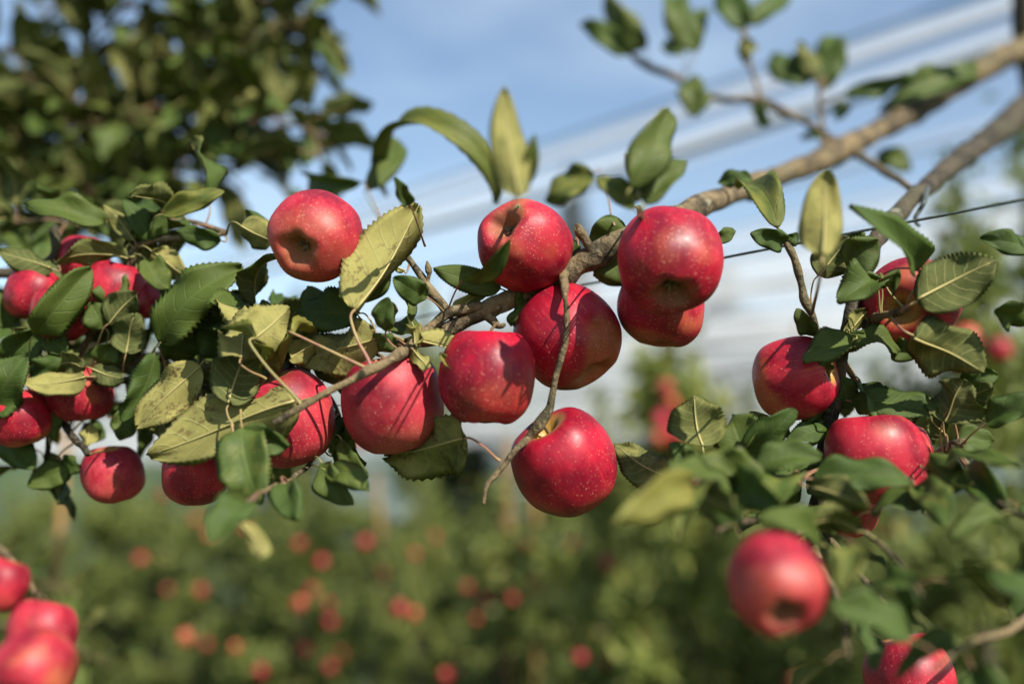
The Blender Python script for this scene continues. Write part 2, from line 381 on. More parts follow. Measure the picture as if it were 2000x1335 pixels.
def lib_leaf(parent, p, X, Zhint, size, yel, brn, rr):
    X = X.normalized(); Z = (Zhint - X * Zhint.dot(X))
    if Z.length < 1e-3: Z = X.orthogonal()
    Z.normalize(); Y = Z.cross(X); s = size / .075
    m = Matrix(((X.x * s, Y.x * s, Z.x * s, p.x), (X.y * s, Y.y * s, Z.y * s, p.y), (X.z * s, Y.z * s, Z.z * s, p.z), (0, 0, 0, 1)))
    o = bpy.data.objects.new('leaf', rr.choice(LIB)); C.objects.link(o); o.parent = parent
    o.matrix_basis = m; o.color = (min(1, max(0, yel)), min(1, max(0, brn)), rr.random(), 1)
    return o
def shoot(tree, pts, r0, r1, n, size=.075, yel=(0, .3), brn=(0, .4), t0=.1, seed=0, droop=.1, name='twig', mat='twig', spread=.85):
    """a leafy shoot: one twig and its leaves set alternately round it"""
    rr = random.Random(seed * 7 + 3); W_ = [P(*p) for p in pts]; k = len(W_)
    tw = tube(name, W_, [r0 + (r1 - r0) * i / (k - 1) for i in range(k)], M[mat], tree, sub=4, seg=7, jit=.12, wob=.0012)
    q = [Vector(a) for a in crom([tuple(p) for p in W_], 8)]
    for i in range(n):
        t = t0 + (1 - t0) * (i + .5) / n; f = t * (len(q) - 1); j = min(int(f), len(q) - 2); p = q[j].lerp(q[j + 1], f - j); T = (q[j + 1] - q[j]).normalized()
        a = i * 2.4 + rr.uniform(-.5, .5); o1 = T.orthogonal().normalized(); o2 = T.cross(o1); rad = o1 * math.cos(a) + o2 * math.sin(a)
        X = T * rr.uniform(.2, .75) + rad * spread + Vector((0, 0, rr.uniform(-.3, .45) - droop)) + Vector((rr.uniform(-.2, .2), rr.uniform(-.2, .2), 0))
        Zh = Vector((rr.uniform(-.7, .7), rr.uniform(-.7, .5), 1.0))
        lib_leaf(tw, p, X, Zh, size * rr.uniform(.65, 1.18), rr.uniform(*yel), rr.uniform(*brn), rr)
    return tw

# ---------------------------------------------------------------- apple geometry
PROF = [(0.0, .56), (.05, .55), (.11, .61), (.19, .73), (.31, .84), (.47, .89), (.64, .85), (.785, .72), (.915, .50), (.985, .24), (1.0, -.02), (.975, -.28), (.91, -.51), (.79, -.70), (.64, -.84), (.52, -.915), (.40, -.915), (.30, -.84), (.20, -.70), (.11, -.60), (0.0, -.58)]
def apple_geo(seed, hs=1.0, seg=50, sub=3, lob=.075):
    r_ = random.Random(seed); pr = crom(PROF, sub); ph = r_.uniform(0, 6.28); ln = Vector((r_.uniform(-1, 1), r_.uniform(-1, 1), 0)) * .07; off = Vector((seed * 1.7, 3.1, 8.2))
    V = []; F = []
    for i, (rr, zz) in enumerate(pr):
        for k in range(seg):
            a = 2 * math.pi * k / seg
            low = max(0, -zz) ** 1.5 + .35 * max(0, zz) ** 2
            f = 1 + lob * low * math.cos(5 * (a + ph)) + .03 * math.cos(2 * a + ph) + .02 * math.cos(3 * a + 2 * ph)
            p = Vector((rr * f * math.cos(a), rr * f * math.sin(a), (zz - lob * .9 * low * (1 - math.cos(5 * (a + ph))) * rr * .5) * hs))
            p += ln * zz * abs(zz); p *= 1 + .035 * mnoise.noise(p * 1.1 + off)
            p.z += rr * .06 * math.cos(a + ph * 1.7) * (1 if zz > 0 else .6)
            V.append(p)
    n = len(pr)
    for i in range(n - 1):
        for k in range(seg):
            a = i * seg + k; b_ = i * seg + (k + 1) % seg
            F.append((a, a + seg, b_ + seg, b_))
    return V, F
def calyx_geo(hs, seed):
    r_ = random.Random(seed); V = []; F = []
    for k in range(5):
        a = 6.283 * k / 5 + r_.uniform(-.2, .2); d = Vector((math.cos(a), math.sin(a), 0)); s = Vector((-d.y, d.x, 0))
        z0 = -.60 * hs; ln = r_.uniform(.11, .17); b0 = len(V); cv = r_.uniform(-.02, .09)
        for t in (0, .35, .7, 1):
            wd = .05 * (1 - t) ** .7 * (.5 + t) + .003
            c = d * (.035 + ln * t * .7) + Vector((0, 0, z0 - .005 - .12 * t + cv * t * t * 2))
            V += [c - s * wd, c + s * wd, c + s * wd * .9 + Vector((0, 0, -.012)), c - s * wd * .9 + Vector((0, 0, -.012))]
        for i in range(3):
            for k2 in range(4):
                a0 = b0 + i * 4 + k2; a1 = b0 + i * 4 + (k2 + 1) % 4; F.append((a0, a1, a1 + 4, a0 + 4))
        F.append((b0 + 3, b0 + 2, b0 + 1, b0)); F.append((b0 + 12, b0 + 13, b0 + 14, b0 + 15))
    # stamen tuft
    for k in range(7):
        a = r_.uniform(0, 6.28); q = .03 * r_.random(); tube_geo([Vector((q * math.cos(a), q * math.sin(a), -.57 * hs)), Vector((2 * q * math.cos(a), 2 * q * math.sin(a), -.67 * hs))], [.006, .004], 1, 4, V=V, F=F)
    return V, F
apseed = [0]
def apple(label, x, y, d, rpx, stem=(0, 1, 0), hs=1.0, orange=.1, bloom=.2, stalk_to=None, spin=None, group=None):
    apseed[0] += 1; sd = apseed[0]; r = rpx / FPX * dn(d)
    z = cdir(*stem); c = P(x, y, d)
    q = z.to_track_quat('Z', 'Y') @ Quaternion((0, 0, 1), sd * 1.3 if spin is None else spin)
    e = empty('apple', c, label, 'apple', group); e.rotation_mode = 'QUATERNION'; e.rotation_quaternion = q; e['_local'] = 1; e.scale = (r, r, r)
    V, F = apple_geo(sd, hs); o = mesh_obj('fruit_body', V, F, [M['apple']], parent=e); o.color = (orange, bloom, (sd * .377) % 1, 1)
    V, F = calyx_geo(hs, sd); mesh_obj('calyx', V, F, [M['calyx']], parent=e)
    inv = (Matrix.Translation(c) @ q.to_matrix().to_4x4() @ Matrix.Scale(r, 4)).inverted()
    if stalk_to: tgt = inv @ P(*stalk_to)
    else: tgt = Vector((.12, .05, 1.05 * hs))
    b0 = Vector((0, 0, .5 * hs)); m1 = Vector((0, 0, .85 * hs)).lerp(tgt, .25)
    mesh_obj('stalk', *tube_geo([b0, m1, m1.lerp(tgt, .55), tgt], [.036, .032, .032, .05], 4, 7), [M['stalk']], parent=e)
    del e['_local']
    return e

# ================================================================ THE SETTING
def sstep(a, b, x):
    t = min(1, max(0, (x - a) / (b - a))); return t * t * (3 - 2 * t)
def gz(x, y):
    return -1.0 * sstep(1.8, 6.0, y) + .04 * math.sin(x * 1.3 + y * .7) - .006 * max(0, y - 6) * (1 - sstep(60, 120, y))
V = []; F = []
xs = [-900, -400, -150, -80, -50] + [-36 + 1.5 * i for i in range(49)] + [50, 80, 150, 400, 900]
ys = [-300, -80, -30, -12] + [-6 + .75 * i for i in range(60)] + [42, 48, 58, 75, 100, 150, 300, 700, 1500]
for yy in ys:
    for xx in xs: V.append((xx, yy, gz(xx, yy)))
nx = len(xs)
for j in range(len(ys) - 1):
    for i in range(nx - 1): a = j * nx + i; F.append((a, a + 1, a + 1 + nx, a + nx))
tag(mesh_obj('ground', V, F, [M['grass']]), 'grassy orchard floor sloping away beneath the apple trees', None, None, 'structure')
# low wooded hills on the horizon
V = []; F = []; n = 90
for j, (yy, hh) in enumerate(((230, -8), (260, 18), (300, 38), (360, 60), (460, 54))):
    for i in range(n):
        xx = -520 + 1040 * i / (n - 1)
        V.append((xx, yy + 10 * mnoise.noise((xx * .01, j, 0)), hh * (1 + .28 * mnoise.noise((xx * .008, 3, 0)) + .12 * mnoise.noise((xx * .12, j, 5))) if hh > 0 else hh))
for j in range(4):
    for i in range(n - 1): a = j * n + i; F.append((a, a + 1, a + 1 + n, a + n))
tag(mesh_obj('hills', V, F, [M['hill']]), 'low wooded hills on the horizon behind the nets', None, None, 'structure')

# rows run away to the left; U along the rows, W2 from row to row
U = Vector((-.69, .724, 0)); W2 = Vector((.724, .69, 0))
ORD = ['nearest', 'second nearest', 'third nearest', 'fourth nearest', 'fifth nearest', 'sixth nearest', 'seventh nearest', 'eighth nearest', 'ninth nearest', 'tenth nearest', 'eleventh nearest', 'farthest']
for k in range(9):
    o_ = 6.0 + k * 3.5; base = W2 * o_
    rr = random.Random(k + 50)
    e = empty('hail_net', base + Vector((0, 0, gz(base.x, base.y))), f'white hail net strip stretched over the orchard, {ORD[k]} to the camera', 'hail net', 'hail nets over the background rows')
    V = []; F = []; UVs = []; na, nc = 70, 14; zr, zv = 4.55 + .1 * rr.uniform(-1, 1), 3.55
    for i in range(na + 1):
        a = -40 + 120 * i / na
        for j in range(nc + 1):
            s = j / nc * 2 - 1; c = s * 1.72
            bayp = (a % 8.0) / 8.0; sag = .16 * math.sin(math.pi * bayp) + .05 * mnoise.noise((a * .4, s * 2, k * 3.3))
            z = zr + (zv - zr) * abs(s) ** .85 - sag * (.4 + abs(s)) + .03 * mnoise.noise((a * 1.3, s * 5, k))
            p = base + U * a + W2 * c; V.append((p.x, p.y, z)); UVs.append((a / 12, j / nc))
    for i in range(na):
        for j in range(nc): a = i * (nc + 1) + j; F.append((a, a + 1, a + nc + 2, a + nc + 1))
    mesh_obj('net_sheet', V, F, [M['net']], uvs=UVs, parent=e).color = (0, 0, 0, 1)
    for (c, z, r_) in ((0, zr + .02, .012), (-1.74, zv - .08, .022), (1.74, zv - .08, .022), (-.86, (zr + zv) / 2 - .06, .012), (.86, (zr + zv) / 2 - .06, .012)):
        tube('cable', [base + U * a + W2 * c + Vector((0, 0, z - (.1 if abs(c) > 1 else 0) * math.sin(math.pi * ((a % 8) / 8)))) for a in range(-40, 81, 4)], [r_] * 31, M['wire'], e, sub=1, seg=5)
    for a in (-30, 60):
        p = base + U * a + W2 * (rr.uniform(-.05, .05)); g = gz(p.x, p.y)
        tube('post', [Vector((p.x, p.y, g - .1)), Vector((p.x, p.y, 2)), Vector((p.x, p.y, zr))], [.06, .055, .05], M['post'], e, sub=1, seg=8)

# the curtain that closes the netted field off at its far side
base = W2 * 50.5; V = []; F = []; UVs = []
for i in range(81):
    a = -60 + 160 * i / 80
    for j in range(9):
        p = base + U * a + W2 * (.25 * mnoise.noise((a * .35, j * .6, 2)) + .1 * j / 8); V.append((p.x, p.y, -1.6 + 5.9 * j / 8 - .15 * math.sin(math.pi * ((a % 8) / 8)) * (j / 8))); UVs.append((a / 12, .04 + .92 * j / 8))
for i in range(80):
    for j in range(8): a = i * 9 + j; F.append((a, a + 1, a + 10, a + 9))
e = empty('hail_net', base, 'pale net curtain hanging at the far side of the orchard', 'hail net')
mesh_obj('net_sheet', V, F, [M['net']], uvs=UVs, parent=e).color = (.3, 0, 0, 1)
for a in range(-56, 97, 16):
    p = base + U * a + W2 * .4; tube('post', [Vector((p.x, p.y, -1.6)), Vector((p.x, p.y, 1.5)), Vector((p.x, p.y, 4.35))], [.06, .055, .05], M['post'], e, sub=1, seg=8)

# ---------------------------------------------------------------- far trees
def leafquad(V, F, UV, p, X, Y, l, w_, sh):
    N = X.cross(Y); b = len(V)
    V += [p, p + X * l * .45 + Y * w_ * .5 + N * w_ * .12, p + X * l, p + X * l * .45 - Y * w_ * .5 + N * w_ * .12, p + X * l * .5 - N * w_ * .05]
    F += [(b, b + 4, b + 1), (b + 1, b + 4, b + 2), (b, b + 3, b + 4), (b + 3, b + 2, b + 4)]
    UV += [(sh, .5)] * 5
def rdir(rr):
    z = rr.uniform(-1, 1); a = rr.uniform(0, 6.283); q = math.sqrt(1 - z * z); return Vector((q * math.cos(a), q * math.sin(a), z))
def conifer(label, x, ytop, dist, halfw, seed, kind='spruce'):
    rr = random.Random(seed); top = P(x, ytop, dist); g = gz(top.x, top.y); H = top.z - g; bx = Vector((top.x, top.y, g))
    e = empty('conifer_tree', bx, label, 'conifer', 'conifers behind the nets')
    tube('trunk', [bx - Vector((0, 0, .3)), bx + Vector((0, 0, H * .5)), bx + Vector((0, 0, H * .97))], [.02 * H, .012 * H, .002 * H], M['post'], e, sub=1, seg=7)
    V = []; F = []; UV = []; wmax = halfw / FPX * dist
    nl = 64
    for i in range(nl):
        t = i / nl; z = H * (.06 + .94 * t); rad = wmax * (1 - t) ** .75 * (1.15 - .35 * ((i * 7) % 5) / 5) + .1
        for k in range(int(10 + 8 * (1 - t))):
            a = rr.uniform(0, 6.283); r1 = rad * rr.uniform(.6, 1.1); d = Vector((math.cos(a), math.sin(a), rr.uniform(-.3, .15)))
            for m_ in range(6):
                f = (m_ + rr.random()) / 6; c = bx + Vector((0, 0, z)) + d * r1 * f
                leafquad(V, F, UV, c, (d + rdir(rr) * .55).normalized(), d.cross(Vector((rr.uniform(-.4, .4), rr.uniform(-.4, .4), 1))).normalized(), r1 * .42 + .2, r1 * .26 + .12, rr.random())
    mesh_obj('crown', V, F, [M['conifer']], uvs=UV, parent=e, smooth=False)
conifer('tall narrow conifer rising behind the apple right of the centre', 1118, 320, 44, 80, 1)
conifer('hazy conifer with a stepped top right of the paired apples', 1415, 515, 40, 95, 2)
conifer('hazy conifer just right of the stepped one behind nets', 1468, 600, 43, 70, 3)
conifer('short hazy conifer left of the leaning dark branch', 1500, 645, 46, 34, 4)
conifer('low hazy conifer behind the little background apple tree', 1290, 690, 42, 60, 5)
conifer('hazy conifer behind the lifted twig with the bud', 905, 560, 48, 66, 6)
conifer('hazy conifer between the highest left apple and the yellow leaf', 585, 560, 52, 50, 7)

CRV = []
def crown_mesh(seed, H, W_, nleaf, mat, lsize=.075):
    """crown of a slender orchard tree, origin at the trunk foot"""
    rr = random.Random(seed); V = []; F = []; UV = []; br = []
    for i in range(22):
        z = H * rr.uniform(.14, .98); a = rr.uniform(0, 6.283); ln = W_ * rr.uniform(.5, 1.0) * (1.12 - .75 * z / H)
        st = Vector((0, 0, z * .93)); en = st + Vector((math.cos(a) * ln, math.sin(a) * ln, rr.uniform(-.1, .25) * ln + (.1 if z > .8 * H else 0)))
        br.append((st, en))
    br.append((Vector((0, 0, H * .75)), Vector((.03, 0, H * 1.02))))
    for i in range(nleaf):
        st, en = rr.choice(br); f = rr.uniform(.1, 1.05) ** .8; c = st.lerp(en, f) + rdir(rr) * rr.random() * .10 * (W_ / .5)
        X = (rdir(rr) + Vector((0, 0, .1))).normalized(); Y = X.orthogonal().normalized(); Y = (Quaternion(X, rr.uniform(0, 6.28)) @ Y)
        if abs(Y.z) > .75: Y = X.cross(Y)
        l = lsize * rr.uniform(.6, 1.25); leafquad(V, F, UV, c, X, Y, l, l * .58, rr.random())
    o = mesh_obj('crown', V, F, [mat], uvs=UV, smooth=False); me = o.data; bpy.data.objects.remove(o)
    tv, tf = tube_geo([Vector((0, 0, -.1)), Vector((.01, .01, H * .4)), Vector((0, .02, H * .97))], [.032, .024, .006], 3, 7)
    for st, en in br: tube_geo([st, st.lerp(en, .5) + Vector((0, 0, .02)), en], [.010, .007, .003], 2, 5, V=tv, F=tf)
    o = mesh_obj('trunk', tv, tf, [M['bark']]); mt = o.data; bpy.data.objects.remove(o)
    return me, mt
for i in range(5): CRV.append(crown_mesh(20 + i, 2.3, .62, 4000, M['far'] if i % 2 == 0 else M['farb'], .068))
CRV.append(crown_mesh(61, 2.3, .54, 2600, M['farl'], .085))
def orchard_tree(pos, H, label, group=None, var=None, rot=None, ws=1.0):
    rr = random.Random(int(pos.x * 977 + pos.y * 131)); me, mt = CRV[rr.randrange(5) if var is None else var]
    e = empty('apple_tree', Vector((pos.x, pos.y, gz(pos.x, pos.y))), label, 'tree', group)
    e.rotation_euler = (0, 0, rr.uniform(0, 6.28) if rot is None else rot); s = H / 2.3; e.scale = (ws * s ** .5, ws * s ** .5, s)
    for nm, me_ in (('trunk', mt), ('crown', me)):
        o = bpy.data.objects.new(nm, me_); C.objects.link(o); o.parent = e
        if nm == 'crown': o['kind'] = 'stuff'
    return e
def at(x, d):       # ground position under photo column x at depth d
    p = P(x, 950, d); return Vector((p.x, p.y, 0))
orchard_tree(at(1320, 4.3), 3.05, 'small background apple tree with red fruit below the two hanging right-hand apples', var=5, ws=.9)
orchard_tree(at(1180, 5.0), 2.9, 'small leafy background apple tree right of the lowest hanging apple', var=5, ws=.7, rot=2.0)
orchard_tree(at(1470, 5.2), 3.0, 'pale green background apple tree left of the dark upright branch', var=5, ws=.7, rot=4.0)
orchard_tree(at(1900, 3.3), 2.95, 'tall background apple tree at the right edge with clustered fruit', var=3, ws=.85)
orchard_tree(at(2040, 3.7), 3.4, 'tall background apple tree cut by the right edge of the frame', var=4, ws=.9)
orchard_tree(at(820, 6.2), 3.75, 'slender background apple tree rising behind the lifted twig', var=3, ws=.5)
# low rows behind, downhill
g1 = 'low apple trees in the rows downhill'; l1 = 'low green apple tree in the blurred rows downhill'
for row in range(5):
    off = 4.3 + row * 2.3
    for i in range(-7, 31):
        rr = random.Random(row * 100 + i + 7); p = W2 * off + U * (i * .8 + rr.uniform(-.2, .2)) + W2 * rr.uniform(-.2, .2)
        if p.y < 3.3 or abs(p.x / p.y) > .68 or p.y > 17: continue
        topz = 1.6 - .012 * p.y + rr.uniform(-.24, .16) - (.12 if p.y < 5 else 0)
        orchard_tree(p, topz - gz(p.x, p.y), l1, g1, ws=rr.uniform(1.0, 1.4))

# wooden stakes in the rows
def stake(label, x, y0, d, r, lean=0.0):
    t = P(x, y0, d); g = gz(t.x, t.y)
    o = tube('wooden_stake', [Vector((t.x + lean, t.y, g - .1)), Vector((t.x + lean * .5, t.y, (t.z + g) / 2)), t, t + Vector((0, 0, .012))], [r, r, r, r * .7], M['stake'], sub=2, seg=9, jit=.05)
    tag(o, label, 'stake', 'wooden stakes among the rows')
stake('orange-brown wooden stake behind the lowest apples at the left', 135, 800, 3.3, .014, -.02)
stake('brown wooden stake just left of the lowest hanging apple', 992, 880, 6.4, .03)
stake('short brown wooden stake under the lowest hanging apple', 1043, 950, 6.6, .03)
stake('thin wooden stake above the little background apple tree', 1298, 680, 4.5, .014)
stake('leaning brown wooden stake in the blurred rows left of centre', 735, 940, 7.5, .02, .3)

# ================================================================ THE NEAR TREES
def br(tree, name, pts, mat='bark', jit=.22, seg=12, wob=.002, sub=6):
    return tube(name, [P(*p[:3]) for p in pts], [p[3] / FPX * dn(p[2]) for p in pts], M[mat], tree, sub=sub, seg=seg, jit=jit, wob=wob, freq=35)
def ground_under(p): return Vector((p.x, p.y, gz(p.x, p.y)))
# ---- right-hand tree: trunk just outside the right edge, two limbs into the picture
tb = P(2200, 900, 2.0)
tree = empty('apple_tree', ground_under(tb), 'near apple tree whose sunlit limb carries the sharp apples across the picture', 'tree')
g = ground_under(tb)
tube('trunk', [g - Vector((0, 0, .1)), Vector((g.x, g.y, .5)), tb, P(2110, 500, 1.98), P(2050, 250, 1.96), P(2016, 120, 1.95), P(2002, 20, 1.94), P(2000, -160, 1.94), P(2010, -420, 1.94)], [.06, .05, .045, .038, .032, .028, .024, .02, .012], M['bark'], tree, sub=6, seg=14, jit=.12)
limb = br(tree, 'limb', [(2030, 84, 1.95, 25), (1960, 112, 1.88, 25), (1880, 158, fd(1.78), 24), (1800, 207, fd(1.67), 25), (1700, 264, fd(1.52), 22), (1622, 303, fd(1.4), 28), (1590, 318, fd(1.35), 22), (1500, 352, fd(1.2), 21), (1470, 364, fd(1.15), 27), (1440, 374, fd(1.1), 20), (1350, 410, fd(.94), 24), (1290, 440, fd(.915), 23), (1215, 472, .90, 22), (1165, 497, .90, 25), (1130, 516, .90, 22), (1100, 534, .90, 24), (1050, 562, .895, 20), (980, 592, .89, 19), (935, 612, .885, 17), (880, 640, .88, 16), (845, 660, .88, 15), (790, 672, .895, 12), (700, 684, .91, 10), (640, 698, .92, 9), (590, 720, .93, 8), (520, 750, .95, 6)], 'twig')
tw1 = br(tree, 'twig', [(940, 596, .872, 10), (905, 605, .868, 11), (872, 612, .866, 12), (850, 632, .862, 10), (825, 655, .85, 10), (800, 682, .825, 11), (785, 690, .81, 13), (760, 703, .795, 9), (725, 722, .785, 11), (690, 740, .78, 8), (640, 766, .775, 7), (590, 793, .772, 7), (535, 826, .77, 6)], 'twig', .2, 10, .0016)
tw2 = br(tree, 'twig', [(876, 622, .875, 10), (862, 594, .878, 10), (838, 563, .885, 10), (828, 545, .89, 8), (808, 517, .90, 7), (785, 490, .91, 7), (764, 468, .92, 6)], 'twig', .15, 9, .0012)
br(tree, 'bud', [(834, 552, .884, 5), (838, 538, .882, 4), (838, 530, .881, 7), (836, 520, .880, 6), (834, 509, .880, 1)], 'twig', .1, 8, .0003)
tw3 = br(tree, 'twig', [(1104, 528, 0.885, 9.84), (1102, 545, 0.850, 9.84), (1104, 575, 0.822, 6.56), (1106, 605, 0.822, 6.15), (1106, 645, 0.822, 6.15), (1104, 670, 0.822, 6.56), (1096, 700, 0.822, 6.15), (1084, 745, 0.822, 6.56), (1078, 775, 0.822, 6.56), (1074, 795, 0.822, 9.02), (1064, 812, 0.822, 11.48), (1054, 828, 0.822, 13.12), (1046, 838, 0.822, 10.66), (1030, 858, 0.822, 7.38), (1010, 877, 0.800, 6.97), (985, 905, 0.800, 5.74), (965, 930, 0.800, 5.74), (952, 950, 0.800, 4.92), (945, 985, 0.800, 3.28)], 'twig', .2, 10, .0016)
br(tree, 'spur', [(1166, 500, .888, 14), (1154, 487, .882, 10), (1143, 470, .874, 9), (1134, 455, .868, 10), (1127, 444, .862, 8)], 'twig', .25, 9, .001)
br(tree, 'spur', [(948, 612, .88, 9), (962, 624, .87, 9), (972, 636, .865, 8), (985, 636, .86, 5)], 'twig', .2, 8)
br(tree, 'spur', [(1020, 566, .885, 8), (1040, 556, .875, 7), (1052, 548, .87, 6)], 'twig', .2, 8)
# top right thin twigs against the sky
twt = br(tree, 'twig', [(1650, 292, fd(1.480), 10), (1600, 255, fd(1.525), 7), (1545, 225, fd(1.570), 8), (1485, 198, fd(1.600), 10), (1430, 195, fd(1.615), 7), (1375, 185, fd(1.630), 6), (1320, 152, fd(1.645), 7), (1262, 128, fd(1.660), 8), (1225, 100, fd(1.675), 4)], 'twig', .25, 8)
twt2 = br(tree, 'twig', [(1490, 200, fd(1.600), 6), (1472, 150, fd(1.615), 4), (1455, 85, fd(1.630), 6), (1450, 20, fd(1.645), 4)], 'twig', .2, 7)
twt3 = br(tree, 'twig', [(1610, 290, fd(1.480), 6), (1605, 240, fd(1.540), 5), (1600, 190, fd(1.570), 5), (1610, 150, fd(1.585), 4)], 'twig', .2, 7)
twt4 = br(tree, 'twig', [(1660, 290, fd(1.45), 9), (1710, 325, fd(1.32), 8), (1760, 355, fd(1.15), 7), (1785, 372, fd(1.04), 7)], 'twig', .2, 7)
# the darker limb that comes down and turns into the upright branch with three apples
limb2 = br(tree, 'limb', [(2060, 160, 1.96, 30), (2000, 215, fd(1.72), 28), (1930, 272, fd(1.45), 24), (1850, 330, fd(1.2), 20), (1780, 390, fd(1.02), 17), (1725, 452, fd(.92), 17), (1700, 490, fd(.90), 17), (1682, 545, fd(.885), 16), (1664, 610, .885, 15), (1650, 660, .885, 15), (1642, 700, .885, 14), (1634, 760, .885, 15), (1626, 800, .88, 17), (1616, 850, .88, 14), (1600, 930, .875, 13), (1588, 1010, .87, 11), (1580, 1100, .865, 8)])
sp11 = br(tree, 'spur', [(1690, 632, .88, 12), (1705, 622, .86, 12), (1725, 616, .84, 8), (1745, 612, .825, 9), (1764, 604, .815, 7), (1772, 598, .812, 5)], 'twig', .25, 9)
br(tree, 'spur', [(1690, 600, .885, 10), (1692, 628, .875, 14), (1695, 645, .87, 10)], 'bark', .35, 9)
twr = br(tree, 'twig', [(1620, 720, .88, 8), (1606, 690, .872, 8), (1598, 655, .868, 9), (1588, 622, .866, 8), (1572, 588, .866, 9), (1566, 560, .866, 7), (1555, 520, .866, 8), (1545, 492, .867, 8), (1532, 466, .868, 5), (1525, 450, .87, 4)], 'twig', .2, 9)
sp10 = br(tree, 'spur', [(1632, 770, .88, 10), (1622, 755, .86, 12), (1612, 745, .85, 9), (1606, 733, .845, 5)], 'bark', .4, 9)
twlr = br(tree, 'twig', [(1610, 905, .875, 9), (1700, 925, fd(.94), 8), (1780, 905, fd(.93), 8), (1830, 885, fd(.89), 8), (1865, 870, .84, 11), (1885, 862, .83, 5)], 'twig', .25, 8)
twll = br(tree, 'twig', [(1606, 900, .875, 10), (1540, 925, .85, 8), (1460, 925, .82, 8), (1385, 915, .81, 7), (1320, 935, .80, 6), (1270, 960, .78, 4)], 'twig', .25, 8)
twb = br(tree, 'twig', [(1592, 1000, .868, 8), (1570, 1030, .80, 7), (1540, 1045, .74, 6)], 'twig', .2, 8)
twtop = br(tree, 'twig', [(1250, 460, .89, 9), (1253, 430, .87, 7), (1248, 405, .85, 5)], 'twig', .25, 8)
twtop2 = br(tree, 'twig', [(1050, 560, .90, 8), (1040, 500, .95, 7), (1020, 430, .97, 6), (1012, 392, .97, 4)], 'twig', .2, 8)
# ---- left-hand tree
lb = P(-420, 900, 1.75)
treeL = empty('apple_tree', ground_under(lb), 'leafy near apple tree filling the left side, its top blurred', 'tree')
g = ground_under(lb)
tube('trunk', [g - Vector((0, 0, .1)), Vector((g.x, g.y, .6)), lb, P(-380, 500, 1.8), P(-330, 150, 1.85), P(-300, -300, 1.9)], [.05, .042, .036, .03, .022, .012], M['bark'], treeL, sub=6, seg=14, jit=.12)
limbL = br(treeL, 'limb', [(-410, 880, 1.72, 24), (-200, 850, 1.5, 22), (-60, 826, 1.28, 21), (0, 803, 1.2, 20), (50, 783, 1.16, 18), (100, 762, 1.12, 13), (180, 745, 1.08, 8), (260, 745, 1.06, 7), (330, 750, 1.04, 6), (420, 757, 1.02, 5), (470, 765, 1.0, 4)])
twL2 = br(treeL, 'twig', [(60, 782, 1.15, 9), (115, 812, 1.2, 8), (140, 850, 1.08, 7), (172, 886, 1.0, 6)], 'bark', .2, 8)
twL3 = br(treeL, 'twig', [(100, 765, 1.12, 8), (150, 700, 1.12, 7), (200, 610, 1.12, 6), (245, 530, 1.12, 7), (258, 500, 1.12, 10), (270, 480, 1.12, 6), (305, 470, 1.1, 5), (345, 466, 1.1, 6), (400, 462, 1.1, 5), (440, 455, 1.1, 4)], 'twig', .2, 8)
twL4 = br(treeL, 'twig', [(-300, 560, 1.6, 14), (-100, 540, 1.35, 12), (40, 530, 1.25, 9), (105, 500, 1.2, 9), (106, 455, 1.2, 9), (106, 445, 1.2, 9)], 'bark', .2, 9)
twL5 = br(treeL, 'twig', [(280, 770, 1.04, 7), (320, 775, 1.03, 6), (350, 778, 1.02, 5)], 'twig', .2, 8)
twL6 = br(treeL, 'twig', [(90, 775, 1.15, 6), (95, 850, 1.18, 6), (85, 920, 1.2, 4)], 'bark', .2, 8)
limbT = br(treeL, 'limb', [(-370, 480, 1.91, 20), (-150, 330, 2.10, 18), (60, 220, 2.10, 14), (230, 120, 2.10, 11), (380, 40, 2.10, 8), (520, -40, 2.10, 6)])
limbT2 = br(treeL, 'limb', [(-380, 560, 1.91, 18), (-100, 440, 2.05, 15), (140, 350, 2.00, 11), (330, 290, 1.95, 9), (470, 300, 1.85, 7), (560, 360, 1.75, 5)])

# ---------------------------------------------------------------- apples, near
apple('bruise-free red apple highest at the left, its brown calyx facing the camera', 618, 460, .83, 88, (.22, .36, -.85), 1.0, .15, .5, (640, 400, .92))
apple('red apple beside the yellow leaf at centre top, a dimple in its upper left', 1024, 480, .86, 88, (.45, -.45, -.7), 1.0, .2, .4, (1075, 535, .90))
apple('large bright red apple below the sunlit limb, its dark calyx end facing down', 1308, 508, .80, 100, (.03, .72, -.62), .98, .1, .15, (1300, 440, .87))
apple('red apple half hidden behind the large apple with the dark calyx end', 1291, 602, .90, 83, (.06, .95, -.1), .9, .3, .4, (1290, 500, .90))
apple('glossy bright red apple in the middle of the picture with pale specks', 951, 734, .81, 94, (.05, .93, -.10), 1.03, .06, .05, (968, 632, .865))
apple('dark red apple behind the hanging twig, a patch of sun on its left', 1109, 657, .885, 99, (-.5, .66, -.35), .98, .3, .1, (1085, 545, .90))
apple('pinkish red apple under the thin twig, left of the glossy middle apple', 767, 785, .845, 103, (-.15, .9, .1), .97, .12, 1.0, (735, 690, .865))
apple('red apple with a leaf shadow, the lowest sharp one of the left cluster', 556, 815, .855, 93, (-.25, .85, .15), 1.0, .1, .7, (560, 715, .91))
apple('bright red apple hanging lowest from the twig at the centre', 1102, 903, .84, 99, (-.42, .80, .32), 1.0, .1, .15, (1056, 826, .825))
apple('shaded red apple left of the dark upright branch', 1554, 738, .87, 78, (.72, .25, .45), 1.02, .35, .3, (1614, 748, .85))
apple('red apple with leaves and stalks crossing its face at the right', 1779, 590, .88, 89, (-.5, -.2, .72), .92, .3, .3, (1722, 616, .84))
